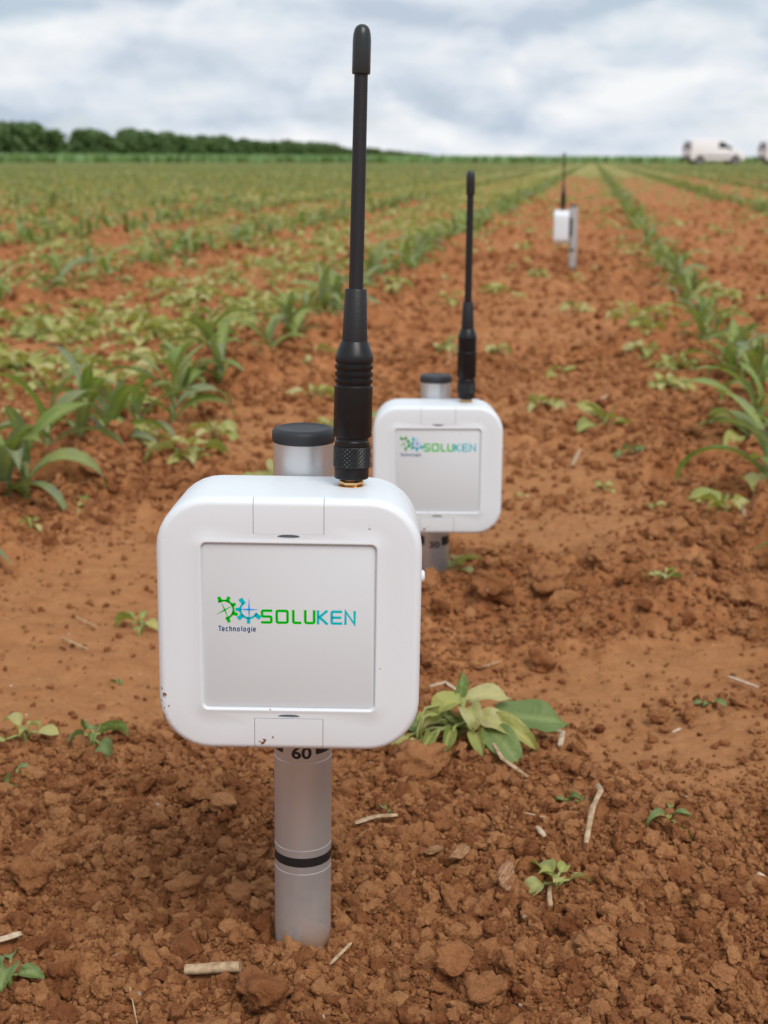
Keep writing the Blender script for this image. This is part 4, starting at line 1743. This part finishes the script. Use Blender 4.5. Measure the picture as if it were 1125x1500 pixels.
def row_points():
    r = np.random.default_rng(21)
    out = []
    for k in range(-75, 76):
        p0 = ROW0 + (k - 1) * ROW_SP + (0.0 if k in (0, 1) else r.uniform(-.04, .04))
        q = 0.9 + r.uniform(0, .15)
        while q < 62:
            x, y = row_xy(p0 + r.normal(0, 0.012), q)
            step = r.uniform(0.085, 0.130) if k == 0 else r.uniform(0.10, 0.15) if k == 1 else r.uniform(0.095, 0.155)
            if r.random() < 0.10:
                step += r.uniform(.1, .3)
            q += step
            if y < 0.9 or y > 60 or abs(x / y) > 0.30 + 0.9 / y:
                continue
            out.append((x, y, k))
    return out


def in_view(x, y, m=0.285):
    return abs(x) < m * y + 0.04


maize_spots = [G(38, 745) + (0,), G(118, 690) + (0,), G(205, 655) + (0,), G(255, 632) + (0,), G(322, 590) + (0,), G(1108, 640) + (1,), G(1150, 760) + (1,), G(1010, 470) + (1,), G(1075, 575) + (1,), G(1098, 668) + (1,), G(1122, 735) + (1,), G(72, 722) + (0,), G(6, 752) + (0,), G(160, 672) + (0,)]
maize_labels = ['tall young maize plant at the left edge, nearest of the left row', 'young maize plant with arching leaves, second from the left edge',
                'thin drooping maize seedling, third along the left row', 'upright maize plant standing alone left of the near tube top',
                'bushy maize plant level with the near antenna in the left row', 'young maize plant at the right edge beyond the drooping leaf',
                'maize plant cut off by the right edge with a long drooping leaf', 'broad green maize plant in the right row, fourth from the edge',
                'leaning maize plant in the right row, third from the edge',
                'maize plant with a drooping leaf at the right edge, beyond the starry seedling', 'half hidden maize plant at the right edge above the upright dry stalk',
                'smaller maize plant close behind the tall one at the left edge', 'maize plant cut off by the left edge, nearest of all',
                'short maize plant between the second and third of the left row']
protoM = []
for i in range(7):
    lv, hs = maize_spec(400 + i)
    protoM.append(make_plant('maize_plant', lv, 'blade', M['maize'], M['maize_stem'], 9, 4,
                             [([(0, 0, -0.015), (0.001, 0, hs * .5), (0, 0, hs * 1.05)], [0.0048, 0.0042, 0.003])], 0.45, 0.10))
rest = [s for s in row_points() if all((s[0] - a) ** 2 + (s[1] - b) ** 2 > 0.055 ** 2 for a, b, c in maize_spots)]
rest.sort(key=lambda s: s[1])
indiv, stuff = list(maize_spots), []
for s in rest:
    if len(indiv) < 300 and in_view(s[0], s[1], 0.28) and s[1] > 1.50:
        indiv.append(s)
    elif s[1] > 1.50 or abs(s[0]) > 0.31 * s[1]:
        stuff.append(s)
for i, (x, y, k) in enumerate(indiv):
    o = protoM[i] if i < 7 else copy_tree(protoM[i % 7 if i < 16 else random.randrange(7)], (0, 0, 0), 0, 1)
    o.location = (x, y, hz(x, y) - 0.002)
    o.rotation_euler = (random.uniform(-.12, .12), random.uniform(-.12, .12), random.uniform(0, 6.28))
    f = random.uniform(0.75, 1.25 if k < 1 else 1.05) if i >= len(maize_spots) else (1.2, 1.08, .85, 1.1, 1.15, .9, 1.1, .85, .85, 1.0, 1.1, 1.1, 1.15, 1.0)[i]
    o.scale = (f, f, f)
    if i < len(maize_spots):
        tag(o, maize_labels[i], 'maize plant', 'maize plants growing in rows')
    else:
        nm = ROW_NAMES.get(k, 'rows farther left' if k < 0 else 'rows farther right')
        d = 'close by' if y < 3 else ('some way off' if y < 6 else 'far down the field')
        tag(o, f'young green maize plant {d} in the {nm}', 'maize plant', f'maize plants {d} in the {nm}')
lowM = []
for i in range(5):
    lv, hs = maize_spec(500 + i, True)
    lowM.append(plant_arrays(lv, 'blade', 4, 2, hs, 0.4, 0.0))
pts = np.array([(x, y, 0, random.uniform(0, 6.28), random.uniform(.75, 1.2), random.randrange(5), random.random()) for x, y, k in stuff])
pts[:, 2] = height(pts[:, 0], pts[:, 1], False) - 0.003
scatter_mesh('maize_rows', lowM, pts, [M['maize']], 'far rows of young maize running to the end of the field', 'maize')


# ------------------------------------------------------------------ wilting weeds
def weed_density(x, y):
    p = row_p(x, y)
    d = np.where(p < -0.70, 175.0, np.where(p < -0.48, 60.0, np.where(p < 0.08, 7.0, np.where(p < 0.38, 48.0, np.where(p < 0.95, 13.0, 30.0)))))
    d = np.where((p > -0.48) & (p < 0.08) & (y > 4), 11.0, d)
    d = np.where((p > -0.48) & (p < 0.04) & (y < 1.45), 0.0, d)
    n = fbm(x / 0.45, y / 0.7, 3, 500)
    d = d * np.clip(0.85 + 1.3 * n, 0.04, 2.0) * np.clip(1.25 - y / 60, 0.7, 1)
    return d


def weed_points():
    r = np.random.default_rng(33)
    n = 480000
    y = np.sqrt(1.25 ** 2 + (34 ** 2 - 1.25 ** 2) * r.random(n))
    t = r.uniform(-0.34, 0.34, n)
    x = y * t + r.uniform(-.3, .3, n)
    area = 0.68 * (34 ** 2 - 1.25 ** 2) / 2
    keep = r.random(n) < weed_density(x, y) / (n / area)
    return np.stack([x[keep], y[keep]], -1)


hero_weeds = [  # px, py, size, flat, leaves, green?, label
    (138, 1098, 1.0, .5, 6, 1, 'small seedling with rounded green leaves left of the near white box'),
    (40, 1100, 1.05, .8, 5, 0, 'half wilted seedling at the left edge below the box'),
    (12, 1425, 1.2, .7, 6, 1, 'wilted green weed cut off by the lower left corner'),
    (978, 1232, .80, .6, 4, 1, 'tiny seedling with two spread leaves on bare soil at right'),
    (815, 1312, .85, .4, 6, 0, 'shrivelled pale seedling standing by the curved dry stalk'),
    (832, 1195, .55, .6, 3, 1, 'tiny single sprig above the curved dry stalk'),
    (970, 880, .85, .7, 5, 0, 'yellowish seedling on the heap right of centre'),
    (1035, 742, .90, .7, 7, 0, 'pale starry seedling near the right edge beside the drooping maize leaf'),
    (955, 742, .6, .7, 5, 0, 'smaller pale seedling just left of the starry one'),
    (925, 672, .95, .5, 7, 1, 'green seedling in the track right of the middle sensor'),
    (798, 600, 1.35, .5, 9, 0, 'bushy yellow green weed right of the middle antenna base'),
    (728, 520, 1.4, .4, 9, 0, 'bright yellow green weed just right of the middle antenna'),
    (822, 548, 1.3, .5, 8, 0, 'pale weed beyond the bushy one right of the middle antenna'),
    (1040, 1040, .55, .4, 4, 1, 'tiny grassy sprig beside the pale straw at right'),
    (208, 915, .9, .8, 6, 0, 'limp pale weed touching the left side of the near white box'),
    (125, 752, 1.0, .6, 7, 0, 'yellowish weed beside the first maize plant at left'),
    (45, 700 + 85, .7, .8, 5, 0, 'small flat weed under the first maize plant at left'),
    (660, 850, 1.35, .3, 6, 0, 'leggy weed in front of the middle sensor tube'),
    (885, 712, .8, .9, 5, 0, 'withered flat weed in the track right of the middle box'),
    (765, 715, .6, .9, 4, 0, 'small withered weed close to the middle box'),
    (940, 535, 1.5, .5, 9, 0, 'large yellow weed on the left flank of the right row'),
    (990, 585, 1.6, .5, 9, 0, 'large yellow weed near the foot of the right row'),
    (1100, 600, 1.3, .5, 8, 1, 'green weed among the right row maize'),
    (175, 998, .45, .9, 2, 1, 'single green leaf lying on the crusted soil left of the box'),
    (25, 1150, .6, .9, 2, 1, 'single green leaf lying at the left edge'),
    (565, 1205, .5, .5, 2, 1, 'little green leaf right of the near tube above the flat straw'),
]


def build_hero_weed():
    g, w = M['weed_green'], M['weed']
    L = []
    def lf(b, az, el, ln, wd, dr, mat, tw=0.0, cu=0.0, root=(0, 0, .012), fo=.3):
        rl = 0.55 * math.cos(R(az))
        L.append(dict(base=Vector(b), az=R(az), elev=R(el), L=ln, W=wd, droop=R(dr), twist=tw, curl=cu, mat=mat, root=root, roll=rl, fold=fo))
    lf((.020, .002, .020), -4, 8, .052, .033, 30, g, -.30, .15, fo=.18)
    lf((.016, -.008, .017), -60, -2, .046, .020, 40, g, .5, fo=.3)
    lf((.018, -.004, .020), -40, 8, .040, .015, 60, w, .5, .3, fo=.9)
    lf((.000, .004, .034), 78, 84, .021, .009, 14, g, .9, fo=.7)
    lf((.003, .002, .034), 8, 20, .032, .016, 48, w, -.2, fo=.5)
    lf((.000, -.002, .033), 200, 30, .022, .017, 125, w, .4, fo=.7)
    lf((.003, -.004, .030), -70, 25, .022, .014, 140, w, .2, fo=.8)
    lf((-.012, -.004, .020), 200, 20, .022, .010, 120, w, .9, fo=1.0)
    lf((-.018, -.010, .013), 240, 5, .020, .009, 70, w, -.8, fo=1.1)
    lf((-.026, .006, .012), 172, 18, .026, .020, 50, g, .3, fo=.3)
    lf((-.036, -.008, .010), 220, 35, .016, .012, 140, w, .1, fo=.6)
    lf((-.006, -.010, .016), -110, 10, .022, .009, 95, w, -.7, fo=1.1)
    lf((.008, -.010, .014), -75, 10, .024, .011, 75, w, .9, fo=.8)
    lf((.012, -.004, .022), -25, 14, .026, .017, 65, w, .3, fo=.5)
    lf((-.008, .008, .018), 130, 25, .020, .011, 70, g, .4, fo=.4)
    lf((-.028, -.012, .009), 262, 0, .014, .008, 60, w, .6, fo=1.0)
    lf((-.016, -.006, .022), 185, 50, .016, .008, 150, w, .8, fo=1.0)
    stems = [([(0, 0, -.01), (.001, 0, .015), (.001, .001, .036)], [.0026, .0023, .0016])]
    for q in L:
        a, b = Vector(q['root']), Vector(q['base'])
        stems.append(([a, (a + b) / 2 + Vector((0, 0, .004)), b], [.0014, .0012, .0010]))
    stems.append(([(0, 0, .012), (-.012, -.006, .027), (-.024, -.010, .026), (-.028, -.012, .008)], [.0016, .0014, .0012, .001]))
    stems.append(([(-.004, -.004, .010), (-.014, -.014, .018), (-.020, -.016, .004)], [.0014, .0012, .001]))
    stems.append(([(-.002, 0, .020), (-.012, -.004, .033), (-.023, -.008, .032), (-.029, -.011, .016), (-.028, -.012, .004)], [.0014, .0013, .0012, .0011, .001]))
    stems.append(([(.004, 0, .018), (-.004, -.012, .020), (-.010, -.018, .006)], [.0013, .0012, .001]))
    root = make_plant('weed', L, 'ovate', w, M['weed_stem'], 10, 6, stems, 0.30, 0.13)
    for ch in root.children:
        if len(ch.data.materials) and ch.data.materials[0] == g:
            ch['label'] = 'broad dark green leaf'
    x, y = G(674, 1104)
    root.location = (x, y, hz(x, y) - 0.002)
    root.scale = (0.98, 0.98, 0.88)
    tag(root, 'large leafy green and yellow weed at the lower right corner of the near box', 'weed', 'weeds on the bare soil')


build_hero_weed()
protoW = []
for i in range(8):
    lv, tp = weed_spec(600 + i, 0.3 + 0.09 * i)
    protoW.append(make_plant('weed', lv, 'ovate', M['weed'], M['weed_stem'], 6, 4, weed_stems(lv, tp), 0.3, 0.08))
for (px, py, size, flat, n, green, label) in hero_weeds:
    size *= 0.60 if py > 860 else 0.60
    lv, tp = weed_spec(int(px * 7 + py), flat, n, size)
    o = make_plant('weed', lv, 'ovate', M['weed_green'] if green else M['weed'], M['weed_stem'], 7, 4, weed_stems(lv, tp), 0.3, 0.08)
    x, y = G(px, py)
    o.location = (x, y, hz(x, y) - 0.001)
    o.rotation_euler = (0, 0, random.uniform(0, 6.28))
    tag(o, label, 'weed', 'weeds on the bare soil')
WP = weed_points()
WP = WP[np.argsort(WP[:, 1])]
used_w, stuff_w = 0, []
for x, y in WP:
    if any((x - d.x) ** 2 + (y - d.y) ** 2 < 0.05 ** 2 for d in (DEV1, DEV2, DEV3)):
        continue
    if used_w < 270 and in_view(x, y, 0.27):
        i = used_w
        o = protoW[i] if i < 8 else copy_tree(protoW[random.randrange(8)], (0, 0, 0), 0, 1)
        o.location = (x, y, hz(x, y) - 0.001)
        o.rotation_euler = (random.uniform(-.2, .2), random.uniform(-.2, .2), random.uniform(0, 6.28))
        f = random.uniform(0.6, 1.4)
        o.scale = (f, f, f)
        p = row_p(x, y)
        if p < -0.70:
            z = 'between the first and second rows left of the sensors' if p > -1.4 else 'beyond the second row left of the sensors'
        elif p < -0.48:
            z = 'among the maize of the row just left of the sensors'
        elif p < 0.04:
            z = 'on the open track beyond the middle sensor'
        elif p < 0.32:
            z = 'among the maize of the row just right of the sensors'
        else:
            z = 'on the bare soil right of the right row'
        tag(o, f'yellowish wilting weed {z}', 'weed', f'wilting weeds {z}')
        used_w += 1
    else:
        stuff_w.append((x, y))
while used_w < 8:
    bpy.data.objects.remove(protoW[used_w])
    used_w += 1
lowW = []
for i in range(6):
    lv, tp = weed_spec(700 + i, 0.4)
    lowW.append(plant_arrays(lv, 'ovate', 3, 2, None, 0.3, 0.0))
pts = np.array([(x, y, 0, random.uniform(0, 6.28), random.uniform(.65, 1.45), random.randrange(6), random.random()) for x, y in stuff_w])
pts[:, 2] = height(pts[:, 0], pts[:, 1], False) - 0.002
scatter_mesh('weed_cover', lowW, pts, [M['weed']], 'scattered yellow green weeds across the farther field', 'weeds')


def far_plants():
    """beyond about 32 m: runs of maize and weeds by the metre"""
    r = np.random.default_rng(77)
    rr = random.Random(5)
    protoR, protoX = [], []
    for i in range(4):
        V, F, T = [], [], []
        for k in range(6):
            b = Vector((rr.uniform(-.03, .03), -0.5 + k / 6 + rr.uniform(-.03, .03), 0))
            for j in range(4):
                v, f, rb = leaf_geo(b + Vector((0, 0, .03)), rr.uniform(0, 6.28), R(rr.uniform(40, 75)), .14, .03, R(80), 2, 1, 0, 0, 'blade')
                o = len(V)
                V += v
                F += [tuple(a + o for a in ff) for ff in f]
                T += [rr.random() * .5] * len(v)
        protoR.append((np.array([tuple(v) for v in V]), np.array(F), np.array(T)))
        V, F, T = [], [], []
        for k in range(16):
            b = Vector((rr.uniform(-.35, .35), rr.uniform(-.5, .5), 0.015))
            v, f, rb = leaf_geo(b, rr.uniform(0, 6.28), R(rr.uniform(20, 60)), .09, .06, R(70), 2, 1, 0, 0, 'ovate')
            o = len(V)
            V += v
            F += [tuple(a + o for a in ff) for ff in f]
            T += [rr.random() * .5] * len(v)
        protoX.append((np.array([tuple(v) for v in V]), np.array(F), np.array(T)))
    P, X = [], []
    for k in range(-160, 161):
        p0 = ROW0 + k * ROW_SP
        for q in np.arange(30, 175, 1.0):
            x, y = row_xy(p0, q)
            if y < 31 or y > crop_edge(x) - 1 or abs(x) > 0.33 * y:
                continue
            if y > 60 or True:
                if (y > 60):
                    P.append((x, y, 0, -ROW_AZ, 1.0 + .2 * r.random(), r.integers(4), r.random()))
                for _ in range(3 if k < 1 else 2):
                    xo, yo = row_xy(p0 + 0.4 + r.uniform(-.25, .25), q + r.uniform(-.5, .5))
                    X.append((xo, yo, 0, -ROW_AZ, 1.0 + .3 * r.random(), r.integers(4), r.random()))
    for nm, pr, A, mt, lb in (('far_maize', protoR, P, M['maize'], 'farthest maize rows merging into one green band'), ('far_weeds', protoX, X, M['weed'], 'far weeds merging into a yellow green cover')):
        A = np.array(A)
        A[:, 2] = height(A[:, 0], A[:, 1], False)
        if mt is M['maize']:
            A = A[r.random(len(A)) < 0.75]
        scatter_mesh(nm, pr, A, [mt], lb, 'maize' if mt is M['maize'] else 'weeds')


far_plants()


# ------------------------------------------------------------------ straw, stalks and wood chips
def straw(name, pix, rad, mat, label, cat, lift=0.9, flat=0.7, n=7, ends=0.8):
    P = []
    rad *= 0.70
    for i, (px, py) in enumerate(pix):
        x, y = G(px, py)
        P.append((x, y))
    # keep it straight: the ends rest on the ground
    z = [hz(a, b) for a, b in P]
    zz = []
    for i in range(len(P)):
        t = i / max(1, len(P) - 1)
        zz.append(max(z[0] * (1 - t) + z[-1] * t, z[i]) + rad * lift + 0.0030)
    o_loc = Vector((P[0][0], P[0][1], zz[0]))
    path = [Vector((a, b, c)) - o_loc for (a, b), c in zip(P, zz)]
    # subdivide a little with small irregularities
    fine, rr = [], []
    for i in range(len(path) - 1):
        for k in range(4):
            t = k / 4
            fine.append(path[i].lerp(path[i + 1], t) + Vector((random.uniform(-1, 1), random.uniform(-1, 1), random.uniform(-.5, .5))) * rad * 0.07)
            rr.append(rad * random.uniform(.88, 1.1))
    fine.append(path[-1])
    rr.append(rad)
    rr[0] *= ends
    rr[-1] *= ends
    STRAW_AT.extend((p.x + o_loc.x, p.y + o_loc.y, rad * 0.9) for p in fine)
    v, f = tube_geo(fine, rr, n, flat)
    me = mesh_data(name, v, f, [mat], True, sharp=50)
    o = link(name, me)
    o.location = o_loc
    return tag(o, label, cat)


straw('stalk_piece', [(272, 1412), (352, 1418)], .0043, M['straw'], 'short thick tan stalk piece lying in front of the angular clod', 'stalk', 1.0, 0.9, 10, .95)
straw('dry_stalk', [(874, 1190), (878, 1215), (866, 1240), (857, 1272)], .0023, M['straw'], 'curved dry stalk standing up from the soil right of centre', 'stalk', 4.2)
straw('dry_twig', [(721, 1124), (735, 1145), (772, 1168)], .0019, M['straw'], 'greyish twig below the large leafy weed', 'twig', 1.3)
straw('straw_bit', [(816, 1086), (823, 1098), (820, 1117)], .0028, M['pale_straw'], 'bleached bent straw bit right of the large leafy weed', 'straw', 1.2, .4)
straw('bent_straw', [(630, 1006), (652, 992), (672, 998)], .0021, M['pale_straw'], 'bent pale straw lying beside the right side of the near box', 'straw', 1.2, .5)
straw('straw_bit', [(1068, 996), (1110, 1018)], .0021, M['pale_straw'], 'straight pale straw on the smooth crust at the right edge', 'straw', 1.2, .7)
straw('flat_straw', [(520, 1224), (550, 1217), (582, 1214)], .0026, M['straw'], 'flat tan straw lying right of the near tube above its black ring', 'straw', 1.2, .45)
straw('straw_bit', [(-6, 1374), (30, 1362)], .0030, M['pale_straw'], 'fat pale straw bit sticking in from the lower left edge', 'straw', 1.2, .7)
straw('straw_bit', [(1110, 1292), (1132, 1306)], .0024, M['pale_straw'], 'short pale straw at the right edge near the hollow', 'straw', 1.2, .7)
straw('dry_stalk', [(1083, 768), (1094, 806)], .0040, M['straw'], 'upright dry stalk lying under the maize at the right edge', 'stalk', 1.2, .8)
straw('thin_straw', [(484, 1425), (514, 1393)], .0014, M['straw'], 'thin straw splinter leaning just right of the near tube foot', 'straw', 1.5, .5)
straw('thin_straw', [(768, 1228), (798, 1236)], .0010, M['straw'], 'hair thin straw above the shrivelled seedling', 'straw', 1.5)
straw('straw_bit', [(786, 1250), (796, 1270)], .0021, M['pale_straw'], 'whitish straw end just above the shrivelled seedling', 'straw', 1.5, .7)
straw('withered_stem', [(806, 1310), (804, 1330), (806, 1350)], .0017, M['straw'], 'withered stem hanging below the shrivelled seedling', 'stem', 1.3, .6)
straw('thin_straw', [(190, 1440), (200, 1478)], .0005, M['straw'], 'reddish root hair curling on the soil at lower left', 'root', 2.0)
straw('straw_bit', [(838, 690), (850, 662)], .0035, M['straw'], 'blurred straw bit in the track right of the middle box', 'straw', 1.2, .6)
straw('straw_bit', [(880, 602), (905, 590)], .0040, M['straw'], 'pale straw beside the broken soil before the right row', 'straw', 1.2, .5)
straw('thin_straw', [(700, 965), (735, 958)], .0012, M['straw'], 'thin pale straw behind the large leafy weed', 'straw', 1.5, .6)
straw('straw_bit', [(984, 1092), (996, 1088)], .0016, M['pale_straw'], 'tiny white straw chip on the crust right of the leafy weed', 'straw', 1.5, .5)
straw('dry_stalk', [(655, 545), (662, 518)], .0035, M['straw'], 'blurred dry stalk just behind the middle tube cap', 'stalk', 1.2, .6)
straw('thin_straw', [(113, 912), (142, 925)], .0012, M['straw'], 'thin straw on the crusted soil at left', 'straw', 1.5, .6)
straw('thin_straw', [(130, 960), (90, 944)], .0014, M['straw'], 'dark thin straw lying on the smooth soil at left', 'straw', 1.5, .6)


def chip(px, py, ln, wd, th, ang, tilt, seed, label):
    me = clod_mesh(seed, 4, 16, 0.05, (1, 1, 1), 0.10, 0, 'wood')
    me.name = 'wood_chip'
    x, y = G(px, py)
    o = link('wood_chip', me)
    o.location = (x, y, hz(x, y) + wd * 0.55 + 0.003)
    o.rotation_euler = (R(tilt), 0, R(ang))
    o.scale = (ln / 2, wd / 2, th / 2)
    return tag(o, label, 'wood chip')


chip(672, 1283, .024, .010, .007, 62, 35, 801, 'pointed brown wood chip standing upright above the pair of big clods')
chip(740, 1335, .028, .014, .009, 66, 40, 802, 'larger weathered wood chip leaning right of the pointed one')
chip(634, 1268, .014, .006, .005, 10, 20, 803, 'small flat wood chip left of the pointed one')


crumbs()


# ------------------------------------------------------------------ labels that single things out by what lies next to them
def pixel(p):
    d = Vector(p) - Vector((0, 0, CAM_H))
    c, sn = math.cos(PITCH), math.sin(PITCH)
    zc = d.y * c - d.z * sn
    return 562.5 + FPX * d.x / zc, 750 - FPX * (d.y * sn + d.z * c) / zc


MARKS = [(312, 1415, 'the thick tan stalk piece'), (275, 1372, 'the angular tan clod'), (865, 1232, 'the curved dry stalk'), (745, 1146, 'the greyish twig'),
         (820, 1102, 'the bleached bent straw bit'), (650, 998, 'the bent straw by the box'), (1090, 1006, 'the straight pale straw'), (550, 1218, 'the flat tan straw'),
         (15, 1368, 'the fat pale straw bit'), (1120, 1298, 'the short straw at the right edge'), (1088, 787, 'the upright dry stalk'), (672, 1283, 'the pointed wood chip'),
         (740, 1335, 'the larger wood chip'), (668, 1425, 'the tall rounded clod'), (690, 1070, 'the large leafy weed'), (138, 1098, 'the rounded-leaf seedling'),
         (40, 1100, 'the half wilted seedling'), (12, 1425, 'the corner weed'), (978, 1232, 'the two-leaf seedling'), (815, 1312, 'the shrivelled seedling'),
         (970, 880, 'the yellowish seedling'), (1035, 742, 'the starry seedling'), (925, 672, 'the green track seedling'), (798, 600, 'the bushy yellow green weed'),
         (728, 520, 'the bright weed by the middle antenna'), (442, 1390, 'the near tube foot'), (443, 1256, 'the black ring on the near tube'),
         (640, 820, 'the middle tube foot'), (838, 398, 'the far sensor foot'), (38, 745, 'the nearest maize plant'), (118, 690, 'the arching maize plant'),
         (322, 590, 'the bushy maize plant'), (1075, 575, 'the leaning maize plant'), (1010, 470, 'the broad maize plant'), (962, 1052, 'the dark lone clod'),
         (872, 1400, 'the blocky clod'), (392, 1445, 'the broad crumbly clod'), (105, 1465, 'the clod by the corner weed'), (330, 1190, 'the flat clod below the box'),
         (20, 996, 'the left edge of the crust'), (208, 915, 'the limp weed by the box'), (125, 752, 'the weed beside the first maize')]
ORD = ['nearest', 'second nearest', 'third nearest', 'fourth nearest']
bags = {}
for o in list(scene.objects):
    if o.parent is None and o.get('group') and o.get('category') in ('soil clod', 'weed', 'maize plant') and \
            any(k in o['group'] for k in ('soil clods', 'wilting', 'maize plants close', 'maize plants some')):
        px, py = pixel(o.location)
        if not (-20 < px < 1145 and py < 1520):
            continue
        best = min(MARKS, key=lambda m: (m[0] - px) ** 2 + (m[1] - py) ** 2 * 1.4)
        dx, dy = px - best[0], py - best[1]
        dist = math.hypot(dx, dy)
        if dist > 175 or dist < 6:
            continue
        side = ('to the right of' if dx > 0 else 'to the left of') if abs(dx) > abs(dy) else ('in front of' if dy > 0 else 'behind')
        if o['category'] == 'soil clod':
            a = o.scale.x * 2
            word = 'large soil clod' if a > .020 else ('mid-sized soil clod' if a > .012 else 'small soil clod')
        elif o['category'] == 'weed':
            word = 'big wilting weed' if o.scale.x > 1.3 else 'small wilting weed'
        else:
            word = 'young maize plant'
        bags.setdefault((word, side, best[2]), []).append((dist, o.name))
for (word, side, mk), lst in bags.items():
    lst.sort()
    for i, (d, nm) in enumerate(lst[:4]):
        bpy.data.objects[nm]['label'] = f'{ORD[i]} {word} {side} {mk}' if len(lst) > 1 else f'only {word} close {side} {mk}'.replace('close to', 'just to').replace('close in', 'just in').replace('close behind', 'just behind')
